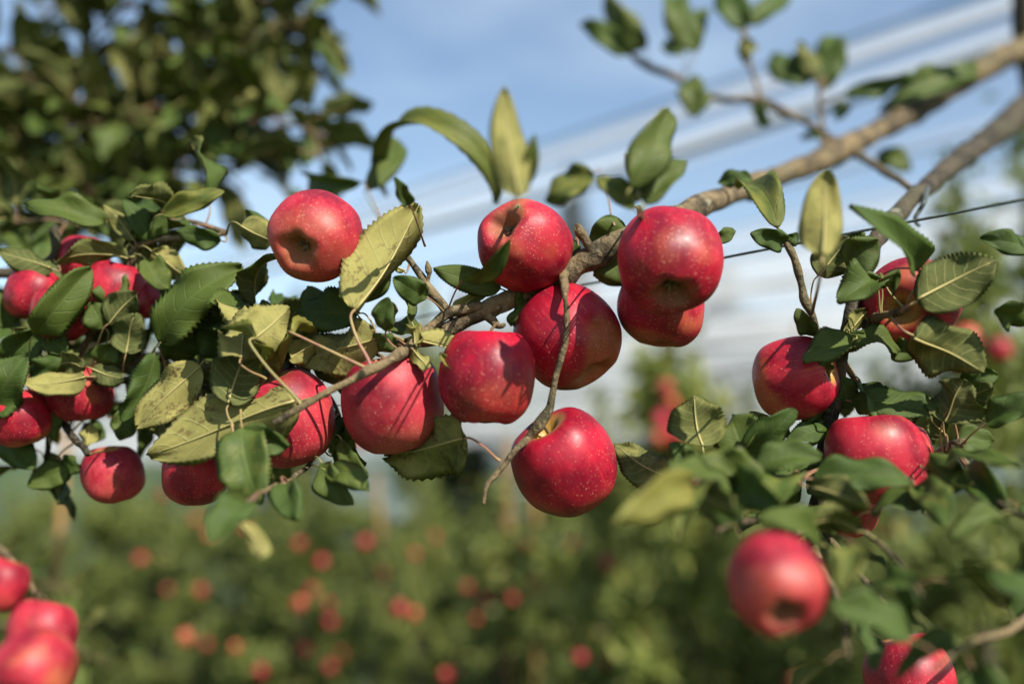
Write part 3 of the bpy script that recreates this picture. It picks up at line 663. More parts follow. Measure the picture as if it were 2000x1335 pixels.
apple('red apple below the arched leaf at the lower right, leaf across its base', 1711, 893, .83, 95, (-.1, .9, -.1), .97, .1, .35, (1640, 870, .875))
apple('dark apple peeping out behind the right side of the leaf-crossed red apple', 1741, 892, .90, 77, (.1, .9, .1), 1.0, .5, .3, (1700, 850, .90))
apple('blurred red apple hanging alone at the lower right, dark calyx in front', 1514, 1138, .56, 92, (.05, .42, -.88), 1.08, .1, .5, (1540, 1046, .62))
gl = None
apple('dull dark red apple hanging lowest at the left, fully uncovered', 219, 924, 1.12, 58, (-.1, .95, .1), .94, .05, .8, (176, 886, 1.0))
apple('red apple with a dark leaf across its top, right of the lowest left one', 383, 922, .95, 65, (.0, .95, .1), .97, .35, .4, (390, 850, 1.1))
apple('red apple cropped by leaves above, under the thin left branch', 153, 766, 1.12, 63, (-.1, .9, .0), .92, .3, .4, (160, 735, 1.1))
apple('red apple at the left edge tucked under the left branch', 38, 815, 1.06, 58, (-.2, .9, .1), .95, .35, .3, (40, 785, 1.17))
apple('sunlit red apple right of the upright glossy leaf at the left', 122, 610, 1.08, 58, (.1, .9, .2), .98, .4, .3, (150, 540, 1.15))
apple('dark red shaded apple left of the upright glossy leaf', 66, 574, 1.14, 52, (.2, .9, -.2), 1.0, .05, .3, (90, 520, 1.2))
apple('red apple partly behind a green leaf in the upper left cluster', 226, 565, 1.10, 58, (.1, .9, -.2), .95, .35, .3, (250, 510, 1.13))
apple('dark apple showing only its top at the back of the left cluster', 165, 507, 1.24, 49, (.1, .9, -.2), .95, .1, .3, (190, 470, 1.2))
apple('small slice of red apple right of the leaf-covered left apple', 276, 585, 1.12, 36, (.1, .9, -.2), 1.0, .3, .3, (262, 520, 1.14))
apple('pink sliver of apple between the yellow leaf and the dark leaf', 385, 858, 1.0, 32, (.1, .9, -.2), 1.0, .0, .5, (400, 800, 1.0))
apple('blurred red apple cut by the left edge low down', 4, 1140, .66, 52, (.3, .8, -.25), 1.0, .1, .5, (-20, 1060, .70))
apple('blurred pinkish red apple on top of the pair at the lower left', 82, 1232, .65, 66, (.1, .9, -.3), .95, .15, .6, (70, 1150, .69))
apple('blurred red apple at the lower left corner with a dark eye', 66, 1308, .61, 78, (.05, .5, -.8), .95, .3, .5, (75, 1200, .69))
apple('dark red blurred apple near the lower right corner under leaves', 1775, 1322, .92, 84, (-.2, .85, -.35), 1.0, .35, .3, (1740, 1200, .92))
apple('deep red shaded apple under the leaf-crossed one at the lower right', 1660, 985, .92, 58, (.1, .9, .1), 1.0, .1, .2, (1640, 920, .9))
br(treeL, 'twig', [(-420, 960, 1.7, 12), (-300, 1000, 1.1, 12), (-120, 1020, .76, 10), (-20, 1060, .70, 8), (40, 1110, .69, 7), (75, 1170, .69, 5)], 'twig', .2, 8)
br(tree, 'twig', [(1588, 1005, .87, 8), (1660, 1100, .80, 7), (1740, 1190, .75, 6)], 'twig', .2, 8)

# ---------------------------------------------------------------- apples, background (small, one mesh each)
me_b = []
for i in range(3):
    V, F = apple_geo(70 + i, 1.0, 20, 1); o = mesh_obj('apple', V, F, [M['apple']]); me_b.append(o.data); bpy.data.objects.remove(o)
BG = [(275, 1090, 4.0, 21, 'red', 'below the lowest apple of the left cluster'), (628, 1096, 4.2, 21, 'red', 'left of the paired red dot, left of centre'), (713, 1058, 4.2, 24, 'red', 'highest of the red dots left of centre'),
 (585, 1178, 3.8, 24, 'orange', 'alone low between the left corner and centre'), (780, 1187, 3.8, 26, 'red', 'in the low pair left of the bottom centre'), (808, 1198, 3.9, 21, 'orange', 'right one of the low pair left of bottom centre'),
 (362, 1242, 3.4, 26, 'orange', 'right of the big blurred pair at the lower left'), (460, 1263, 3.6, 19, 'orange', 'near the bottom, right of the orange-red one'), (870, 1318, 3.5, 22, 'red', 'cut by the bottom edge left of centre'),
 (1001, 1168, 4.0, 18, 'red', 'straight below the lowest hanging apple'), (912, 1146, 4.3, 17, 'dull red', 'below and left of the lowest hanging apple'), (930, 1208, 4.2, 14, 'dull red', 'above the bottom centre, small'),
 (392, 1152, 4.2, 20, 'dull red', 'under the leaf-topped left apple'), (810, 1082, 4.6, 17, 'dull red', 'right of the highest red dot left of centre'), (850, 1048, 4.8, 15, 'dull red', 'farthest up between the centre apples'),
 (318, 966, 3.6, 15, 'red', 'between the two lowest left apples'), (1187, 1099, 4.0, 26, 'red', 'under the right side of the lowest hanging apple'), (1304, 1078, 3.7, 24, 'orange', 'below the big yellow leaf'),
 (1221, 1146, 4.4, 15, 'dull red', 'left of and below the orange one under the yellow leaf'), (1240, 1196, 4.2, 19, 'dull red', 'halfway down left of the lone blurred apple'), (1262, 1246, 4.0, 20, 'red', 'upper one of a pair low left of the lone apple'),
 (1241, 1276, 3.9, 17, 'orange', 'lower one of a pair low left of the lone apple'), (1133, 1281, 3.7, 26, 'red', 'near the bottom right of the centre'), (1181, 1290, 3.9, 17, 'dull red', 'right beside the red one near the bottom'),
 (1725, 1036, 3.6, 25, 'red', 'under the leaf-crossed apple at right'), (1870, 1044, 3.6, 20, 'orange', 'highest of the right-hand group of dots'), (1778, 1107, 3.6, 25, 'red', 'brightest of the right-hand group of dots'),
 (1876, 1108, 3.6, 21, 'red', 'below the orange one of the right-hand group'), (1978, 1106, 3.8, 17, 'dull red', 'at the right edge low down'), (1902, 1276, 3.2, 26, 'orange', 'near the lower right corner'),
 (1118, 1064, 4.8, 15, 'dull red', 'just below the lowest hanging apple, right one'), (1028, 1062, 4.8, 15, 'dull red', 'just below the lowest hanging apple, left one'), (1548, 1330, 3.4, 24, 'red', 'at the bottom edge under the lone apple'),
 (1862, 690, 2.75, 26, 'red', 'lower fruit of the cluster at right'), (1885, 662, 2.72, 26, 'orange', 'upper fruit of the cluster at right'), (1951, 681, 2.8, 22, 'red', 'right of the cluster near the right edge'),
 (1300, 757, 3.95, 15, 'red', 'topmost on the small background tree'), (1312, 788, 3.95, 14, 'orange', 'second from top on the small background tree'), (1290, 820, 3.9, 17, 'red', 'in the middle of the small background tree'),
 (1312, 846, 3.85, 20, 'red', 'biggest on the small background tree'), (1287, 856, 3.85, 15, 'orange', 'lowest on the small background tree'), (1301, 800, 4.0, 12, 'dull red', 'half hidden on the small background tree'),
 (1560, 640, 6.0, 8, 'orange', 'tiny, behind the twig at right'), (705, 862, 3.0, 12, 'red', 'peeping out between the two sharp left apples')]
for i, (x, y, d, r_, colr, where) in enumerate(BG):
    o = bpy.data.objects.new('apple', me_b[i % 3]); C.objects.link(o); d *= 1.16 if y > 900 else 1.0; o.location = P(x, y, d); s = r_ * (.52 if y > 900 else 1.05) / FPX * d; o.scale = (s, s, s)
    o.rotation_euler = (R(-25 + (i * 37) % 70), R(-30 + (i * 53) % 60), i); o.color = ({'red': .2, 'orange': .75, 'dull red': .4}[colr], .3, (i * .31) % 1, 1)
    tag(o, f'small {colr} background apple, {where}', 'apple', 'apples in the background rows')

rr = random.Random(77)
for i in range(34):
    x = rr.uniform(230, 1960); y = rr.uniform(1000, 1320); d = rr.uniform(5.0, 7.5)
    o = bpy.data.objects.new('apple', me_b[i % 3]); C.objects.link(o); o.location = P(x, y, d); s = rr.uniform(.026, .036); o.scale = (s, s, s)
    o.rotation_euler = (rr.uniform(-.6, .6), rr.uniform(-.6, .6), i); o.color = (rr.choice((.1, .2, .5)), .3, rr.random(), 1)
    tag(o, 'tiny out-of-focus red apple deep among the downhill rows', 'apple', 'tiny apples deep in the rows')

# ---------------------------------------------------------------- trellis wire, posts, clip
wa, wb = P(2500, 285, .70), P(-500, 868, 1.94)
dw = (wb - wa).normalized(); A0 = wa - dw * 1.2; A1 = wb + dw * 1.5
o = tube('trellis_wire', [A0.lerp(A1, i / 12) - Vector((0, 0, .004 * math.sin(math.pi * i / 12))) for i in range(13)], [.00125] * 13, M['wire'], sub=2, seg=7)
tag(o, 'taut dark trellis wire running behind the apples to the right edge', 'wire')
for nm, q in (('round wooden trellis post out to the right holding the wire', A0), ('round wooden trellis post far left holding the wire', A1)):
    g = ground_under(q)
    tag(tube('trellis_post', [g - Vector((0, 0, .2)), Vector((q.x, q.y, 1.2)), Vector((q.x, q.y, 2.9)), Vector((q.x, q.y, 2.93))], [.05, .048, .045, .03], M['post'], sub=2, seg=14, jit=.03), nm, 'post')
o = tube('wire_clip', [P(1812, 366, fd(1.02)), P(1806, 392, fd(.98)), P(1796, 410, fd(.98)), P(1788, 424, fd(.98)), P(1790, 436, fd(.98)), P(1797, 442, fd(.98))], [.0022, .0023, .0024, .0022, .002, .0016], M['wire'], sub=4, seg=7)
tag(o, 'small bent dark wire hook hanging below the dark right limb', 'wire hook')

# ---------------------------------------------------------------- leaves picked out one by one
u, t = 'u', 't'
# left cluster
leaf(limbL, (69, 653, 1.0), (178, 522, 1.0), 88, 10, t, .6, .25, .75, 0, .05, A=(66, 745, 1.1), wave=.1)
leaf(limbL, (314, 668, .97), (474, 520, .95), 112, -14, t, .45, .5, .2, .02, .05, A=(280, 745, 1.05), wave=.2, twist=.3)
leaf(limbL, (392, 712, .93), (266, 834, .93), 98, 18, u, -.2, .25, .5, .62, .75, A=(440, 722, .97), wave=.25)
leaf(limbL, (300, 690, .98), (236, 822, .96), 66, -20, t, .5, .3, .4, .05, .25, A=(330, 750, 1.04), wave=.25)
leaf(tw1, (580, 786, .795), (288, 890, .81), 150, 34, u, .25, .9, .15, .5, .7, A=(640, 772, .78), wave=.12, pr=.0011)
leaf(tw1, (446, 790, .80), (496, 662, .83), 100, -12, u, .3, .25, .35, .12, .4, A=(455, 832, .79))
leaf(tw1, (474, 838, .775), (512, 985, .74), 112, 10, t, .5, .35, .3, .2, .15, A=(470, 800, .79), wave=.2)
leaf(tw1, (468, 855, .785), (566, 872, .78), 66, 15, t, .5, .4, .2, .2, .4, A=(452, 830, .79))
leaf(tw1, (694, 604, .80), (818, 400, .84), 158, 22, u, .3, .2, 1.25, .58, .6, A=(724, 716, .785), pr=.0013, wave=.08)
leaf(tw2, (698, 588, .88), (764, 506, .86), 48, 25, t, .6, .3, .4, 0, .1, A=(720, 640, .9))
leaf(limb, (700, 612, .90), (580, 606, .92), 92, 20, t, .7, .3, .3, .02, .1, A=(740, 660, .9), wave=.2)
leaf(limb, (640, 640, .93), (600, 560, .95), 70, 20, t, .5, .3, .3, .02, .1, A=(650, 695, .92))
leaf(tw1, (566, 648, .80), (420, 584, .84), 128, 10, u, .9, .5, .6, .72, .45, A=(722, 722, .785), twist=.6, wave=.35, pr=.0013)
leaf(tw1, (498, 660, .775), (566, 600, .82), 118, 10, u, .9, .5, .4, .5, .35, A=(588, 790, .772), wave=.35, pr=.0011)
leaf(tw1, (470, 700, .79), (480, 598, .83), 96, 10, u, .5, .3, .4, .55, .35, A=(520, 740, .80), wave=.3)
leaf(tw1, (738, 658, .845), (576, 700, .86), 118, 30, u, .35, .9, .2, .6, .6, A=(800, 676, .83), wave=.15)
leaf(tw1, (612, 672, .85), (566, 702, .84), 60, 0, u, 1.2, .5, .5, .85, .5, A=(640, 668, .85), wave=.3)
leaf(tw1, (754, 645, .82), (758, 580, .81), 50, -20, t, .4, .4, .5, .08, .3, A=(784, 688, .81))
leaf(tw1, (762, 640, .83), (768, 590, .825), 34, 35, u, .6, .2, .6, .3, .9, A=(788, 665, .825))
leaf(tw1, (833, 580, .84), (769, 541, .825), 54, -18, t, .6, .35, .3, .1, .05, A=(870, 612, .866))
leaf(tw1, (804, 628, .85), (776, 560, .86), 34, 60, t, .4, .6, .5, .0, .4, A=(812, 668, .84))
leaf(tw2, (790, 530, .89), (760, 490, .89), 22, 50, u, .9, .7, .7, .7, 1, A=(800, 515, .9))
leaf(tw1, (806, 660, .815), (862, 690, .80), 66, 30, u, 2.4, .9, .7, .9, .55, A=(795, 683, .82), twist=1.2, wave=.5)
leaf(tw1, (812, 672, .81), (800, 640, .80), 40, -30, u, 1.8, .8, .8, .85, .6, A=(800, 685, .82), wave=.4)
leaf(tw1, (808, 684, .808), (838, 718, .80), 34, -20, u, 1.2, .5, .5, .5, .3, A=(798, 688, .82), wave=.4)
leaf(tw1, (775, 672, .83), (728, 655, .83), 42, -15, t, .5, .4, .3, .12, .1, A=(794, 684, .82))
leaf(limb, (820, 640, .875), (748, 640, .88), 52, 35, t, .6, .3, .5, .2, .4, A=(845, 655, .88))
leaf(limb, (725, 690, .90), (640, 716, .90), 55, 20, t, .5, .3, .3, .05, .1, A=(760, 676, .9))
leaf(limb, (690, 730, .90), (610, 720, .89), 40, -25, t, .8, .3, .3, .15, .1, A=(720, 690, .9))
# round the central apples
leaf(tw1, (978, 564, .89), (846, 524, .88), 54, -10, t, .4, .25, .3, .02, .05, A=(1000, 575, .895))
leaf(tw1, (906, 546, .835), (996, 466, .775), 44, 30, t, .7, .5, .4, .12, .2, A=(872, 610, .864), twist=.5)
leaf(limb, (1226, 448, .905), (1150, 474, .92), 74, -5, t, .4, .2, .2, 0, 0, A=(1230, 466, .9))
leaf(limb, (1232, 500, .91), (1160, 540, .92), 80, -10, t, .3, .2, .25, 0, .05, A=(1235, 470, .9))
leaf(limb, (1124, 470, .915), (1108, 520, .91), 40, 20, t, .4, .3, .3, .1, .05, A=(1130, 515, .9))
leaf(limb, (1040, 585, .895), (1000, 636, .885), 46, 25, t, 1.6, .8, .6, .2, .3, A=(1055, 560, .895), wave=.5)
leaf(limb, (1096, 545, .885), (1066, 570, .88), 32, 30, t, .5, .4, .4, .3, .1, A=(1100, 535, .89))
leaf(limb, (886, 606, .885), (962, 566, .89), 36, 40, u, .6, .4, .5, .55, .4, A=(880, 622, .88))
leaf(limb, (1400, 470, .90), (1435, 450, .91), 30, 10, t, .6, .3, .3, .05, .1, A=(1360, 430, .86))
leaf(tw3, (906, 858, .80), (752, 892, .87), 150, -22, u, .3, .3, .75, .4, .8, A=(977, 900, .80), pr=.0011)
# leaves standing up along the limb against the sky (near, blurred)
leaf(twtop2, (1016, 386, .62), (984, 172, .645), 80, 12, u, .2, .4, .3, .42, .35, A=(1012, 400, .9))
leaf(twtop2, (1010, 380, .65), (1046, 262, .63), 40, 40, t, .5, .4, .4, .35, .2, A=(1012, 400, .9))
leaf(limb, (1160, 338, fd(1.18)), (1068, 398, fd(1.2)), 74, 25, t, .5, .4, .5, .35, .3, A=(1200, 440, .86))
leaf(twtop, (1232, 366, .675), (1306, 212, .70), 86, 20, t, .4, .45, .3, .18, .5, A=(1246, 408, .85))
leaf(twtop, (1262, 400, .69), (1340, 312, .71), 62, -20, t, .3, .5, .4, .30, .15, A=(1250, 425, .87))
leaf(twtop, (1238, 408, .69), (1164, 348, .70), 50, 20, t, .5, .4, .5, .32, .2, A=(1250, 425, .87))
leaf(twtop, (1250, 390, .69), (1220, 300, .71), 56, -35, u, .4, .3, .5, .25, .2, A=(1250, 425, .87))
leaf(limb, (966, 396, fd(1.15)), (756, 384, fd(1.25)), 66, 50, t, 2.0, .4, .5, .35, .35, A=(1010, 500, .88), twist=.4)
leaf(limb, (800, 400, .78), (770, 345, .74), 34, 20, t, .4, .4, .4, .1, .2, A=(830, 480, .86))
leaf(tw2, (714, 372, fd(1.15)), (744, 258, fd(1.28)), 56, 25, t, .4, .5, .4, .15, .5, A=(764, 468, .92))
leaf(tw2, (706, 356, fd(1.15)), (634, 350, fd(1.28)), 48, -20, t, 1.6, .4, .5, .3, .25, A=(764, 468, .92))
leaf(limb, (1520, 446, .88), (1438, 368, fd(.98)), 66, 35, t, .7, .5, .4, .38, .5, A=(1540, 480, .867))
leaf(limb, (1470, 352, fd(1.0)), (1402, 356, fd(1.02)), 40, 20, t, .6, .4, .4, .1, .2, A=(1476, 362, fd(1.0)))
# top right
for (bx, by, tx, ty, ww, ro, fc, yl, bn, par, ax, ay) in (
    (1226, 108, 1132, 48, 46, 15, t, .1, .1, twt, 1228, 104), (1262, 96, 1186, -14, 72, -15, t, .35, .5, twt, 1262, 128), (1358, 104, 1308, -14, 66, 20, t, .15, .3, twt, 1330, 158),
    (1352, 98, 1376, 20, 48, -30, t, .1, .2, twt, 1332, 158), (1334, 108, 1298, 84, 34, 20, t, .1, .1, twt, 1330, 158), (1458, 56, 1406, -24, 66, 10, t, .1, .1, twt2, 1454, 70),
    (1462, 50, 1540, -16, 50, -20, t, .1, .1, twt2, 1454, 70), (1450, 72, 1462, 120, 40, 20, u, .2, .5, twt2, 1456, 84), (1584, 158, 1506, 108, 66, 12, t, .12, .4, twt3, 1608, 160),
    (1612, 176, 1636, 72, 68, -20, t, .1, .15, twt3, 1610, 152), (1590, 140, 1560, 80, 44, 20, u, .3, .3, twt3, 1608, 160), (1650, 182, 1792, 148, 40, 25, t, .12, .2, twt3, 1602, 200),
    (1908, 150, 1716, 218, 70, 35, t, .1, .2, limb, 1912, 140), (1348, 152, 1362, 230, 56, 15, t, .1, .4, twt, 1345, 168), (1378, 178, 1340, 225, 34, -20, t, .1, .3, twt, 1380, 186),
    (1650, 205, 1632, 236, 34, 10, t, .1, .1, twt3, 1604, 230), (1480, 205, 1500, 250, 36, 20, t, .1, .2, twt, 1484, 198), (1716, 298, 1778, 334, 54, -15, t, .28, .3, twt4, 1720, 330),
    (1604, 260, 1560, 270, 30, 20, t, .1, .1, twt, 1590, 252), (1840, 175, 1900, 120, 40, 20, t, .1, .2, limb, 1850, 178)):
    dd = fd(1.56 + .12 * ((bx * 7) % 5) / 5 + (.06 if bx > 1700 else 0))
    leaf(par, (bx, by, dd), (tx, ty, dd + (.03 if ty < by else -.02)), ww, ro, fc, .6, .4, .3, yl, bn, A=(ax, ay, dd))
# right cluster
leaf(sp11, (1700, 548, .825), (1636, 592, .80), 84, 20, t, .9, .3, .5, .02, .05, A=(1720, 612, .835), twist=.4, wave=.25)
leaf(sp11, (1712, 548, .83), (1672, 534, .815), 48, -25, t, .9, .5, .4, .02, .05, A=(1722, 610, .835), wave=.3)
leaf(sp11, (1734, 550, .82), (1756, 526, .80), 44, 20, t, 1.5, .6, .6, .1, .1, A=(1765, 603, .815), wave=.4)
leaf(sp11, (1789, 527, .80), (1660, 400, .72), 78, 25, t, .9, .45, .3, .06, .05, A=(1770, 598, .812), twist=.5)
leaf(sp11, (1792, 588, .79), (1948, 508, .78), 118, -20, u, .15, .4, .25, .22, .5, A=(1758, 612, .82), pr=.0013)
leaf(sp11, (1784, 655, .79), (1924, 722, .79), 128, 24, u, .3, .75, .3, .32, .35, A=(1738, 616, .83), pr=.0012)
leaf(limb2, (1634, 676, .86), (1756, 688, .85), 62, -40, t, 1.5, .25, .4, .08, .1, A=(1650, 664, .88))
leaf(limb2, (1736, 668, .86), (1800, 690, .85), 50, 20, t, .7, .3, .4, .05, .05, A=(1690, 640, .875))
leaf(limb2, (1664, 664, .84), (1568, 706, .81), 74, 22, t, .6, .4, .3, 0, .15, A=(1656, 640, .88), wave=.25)
leaf(limb2, (1696, 606, .86), (1650, 650, .85), 46, -30, u, .5, .3, .3, .45, .1, A=(1690, 632, .87))
leaf(twr, (1606, 500, .69), (1614, 330, .70), 96, 20, u, .4, .4, .5, .48, .55, A=(1586, 612, .866), pr=.0012)
leaf(twr, (1598, 538, .86), (1660, 464, .85), 76, 18, u, .3, .35, .3, .22, .2, A=(1583, 600, .866))
leaf(limb2, (1664, 528, .85), (1716, 468, .83), 84, -15, t, .6, .35, .4, .08, .45, A=(1682, 560, .88))
leaf(limb2, (1676, 505, .86), (1712, 500, .85), 56, 30, t, .8, .4, .3, .05, .7, A=(1690, 530, .88))
leaf(limb2, (1690, 500, .87), (1640, 470, .87), 60, 20, t, .6, .3, .3, .05, .1, A=(1696, 495, .87))
leaf(twr, (1532, 472, .86), (1465, 456, .85), 46, -20, t, .7, .3, .5, .05, .1, A=(1540, 482, .867))
leaf(twr, (1535, 474, .865), (1558, 456, .86), 28, 20, t, .8, .3, .4, 0, 0, A=(1540, 482, .867))
leaf(twr, (1592, 655, .855), (1556, 602, .85), 42, -25, t, .6, .5, .4, .2, .7, A=(1600, 668, .87))
leaf(limb2, (1642, 735, .87), (1656, 800, .87), 48, 10, t, .3, .2, .2, .03, .05, A=(1640, 720, .885))
leaf(sp10, (1612, 730, .845), (1598, 700, .83), 26, 20, t, .9, .4, .4, .1, .4, A=(1610, 740, .85))
# fan of leaves lower right of the centre
leaf(twll, (1372, 872, .80), (1357, 772, .82), 116, 8, u, .15, .2, .25, .1, .35, A=(1378, 914, .81), pr=.0011)
leaf(twll, (1446, 886, .80), (1432, 812, .83), 104, -15, t, .4, .2, .4, .02, .05, A=(1440, 920, .82))
leaf(twll, (1455, 890, .81), (1554, 799, .79), 74, 18, t, .4, .55, .3, .04, .05, A=(1462, 922, .82))
leaf(twll, (1436, 860, .86), (1502, 812, .88), 60, 40, u, .5, .3, .3, .1, .3, A=(1450, 920, .82))
leaf(twll, (1306, 928, .82), (1204, 866, .88), 82, 20, u, .3, .3, .45, .25, .3, A=(1330, 932, .80))
leaf(twll, (1372, 905, .79), (1308, 866, .80), 54, -20, t, .6, .4, .3, .25, .1, A=(1385, 914, .81))
leaf(twll, (1472, 962, .70), (1366, 890, .70), 98, 25, t, .6, .4, .5, .28, .35, A=(1462, 926, .81), wave=.25)
leaf(twll, (1470, 930, .74), (1606, 892, .73), 76, -30, t, .5, .4, .3, 0, .15, A=(1450, 926, .82))
leaf(twll, (1350, 944, .62), (1196, 1024, .56), 88, -15, t, .5, .3, .4, .85, .45, A=(1330, 934, .79))
leaf(twll, (1340, 960, .66), (1440, 1000, .60), 80, 40, u, .5, .3, .3, .1, .1, A=(1330, 934, .79))
leaf(twll, (1440, 935, .70), (1530, 985, .64), 84, 15, t, .6, .3, .4, .15, .1, A=(1445, 926, .82))
leaf(twll, (1380, 960, .66), (1330, 1060, .58), 70, 25, t, .6, .3, .4, .3, .2, A=(1385, 916, .81))
leaf(twll, (1552, 925, .76), (1500, 1010, .68), 90, 20, t, .6, .3, .4, .3, .4, A=(1550, 925, .85))
leaf(twlr, (1590, 934, .72), (1784, 946, .70), 78, -38, t, .7, .4, .4, .14, .15, A=(1612, 908, .87))
leaf(twlr, (1580, 950, .70), (1700, 990, .66), 70, 35, u, .5, .4, .4, .3, .15, A=(1612, 908, .87))
leaf(limb2, (1664, 783, .86), (1832, 802, .83), 86, -30, t, .7, .3, .35, .2, .4, A=(1636, 776, .885), pr=.001)
leaf(twlr, (1843, 824, .82), (1880, 740, .81), 116, -15, u, .4, .3, .3, .1, .25, A=(1840, 882, .83), wave=.3)
leaf(twlr, (1860, 800, .82), (1938, 754, .80), 60, 30, u, .6, .4, .3, .08, .2, A=(1850, 876, .83))
leaf(twlr, (1874, 742, .83), (1950, 732, .82), 52, 15, t, .5, .3, .3, 0, .05, A=(1870, 860, .84))
leaf(twlr, (1926, 827, .80), (2016, 768, .78), 66, -25, t, .4, .5, .3, 0, .1, A=(1880, 866, .83))
leaf(twlr, (1846, 848, .83), (1810, 814, .82), 50, 15, u, .7, .3, .3, .1, .7, A=(1848, 880, .83))
leaf(twlr, (1864, 868, .84), (1940, 862, .84), 62, -20, t, .5, .3, .3, 0, .1, A=(1864, 872, .83))
leaf(twlr, (1842, 900, .74), (1996, 908, .66), 66, -45, t, .7, .4, .3, .1, .2, A=(1830, 886, fd(.89)))
leaf(twlr, (1810, 915, .76), (1900, 945, .70), 84, 20, t, .6, .3, .3, .05, .1, A=(1800, 900, fd(.92)))
leaf(twlr, (1890, 910, .76), (1975, 1000, .68), 70, 20, t, .6, .3, .3, .05, .1, A=(1860, 872, .83))
leaf(twlr, (1790, 950, .72), (1850, 1030, .64), 76, -15, t, .6, .3, .4, .3, .05, A=(1780, 906, fd(.93)))
leaf(limb2, (1622, 832, .87), (1536, 862, .85), 52, 30, t, .5, .3, .3, .15, .1, A=(1620, 830, .88))
leaf(limb2, (1608, 835, .88), (1576, 790, .88), 62, 10, t, .5, .3, .3, .05, .05, A=(1618, 840, .88))
leaf(limb2, (1660, 1066, .62), (1648, 1156, .57), 80, 15, t, .5, .3, .4, .3, .05, A=(1586, 1030, .87))
leaf(limb2, (1600, 1060, .66), (1480, 1010, .62), 70, 30, t, .6, .3, .4, .05, .1, A=(1584, 1050, .868))
leaf(limb2, (1580, 1080, .64), (1420, 1180, .60), 96, 30, u, .6, .3, .4, .0, .1, A=(1582, 1080, .866))
leaf(limb2, (2010, 604, .78), (1942, 604, .78), 74, -20, t, .7, .4, .3, 0, .3, A=(2090, 560, .85), wave=.25)
leaf(limb2, (2014, 486, .80), (1914, 466, .80), 52, 35, t, .8, .4, .3, .05, .1, A=(2080, 470, .88))
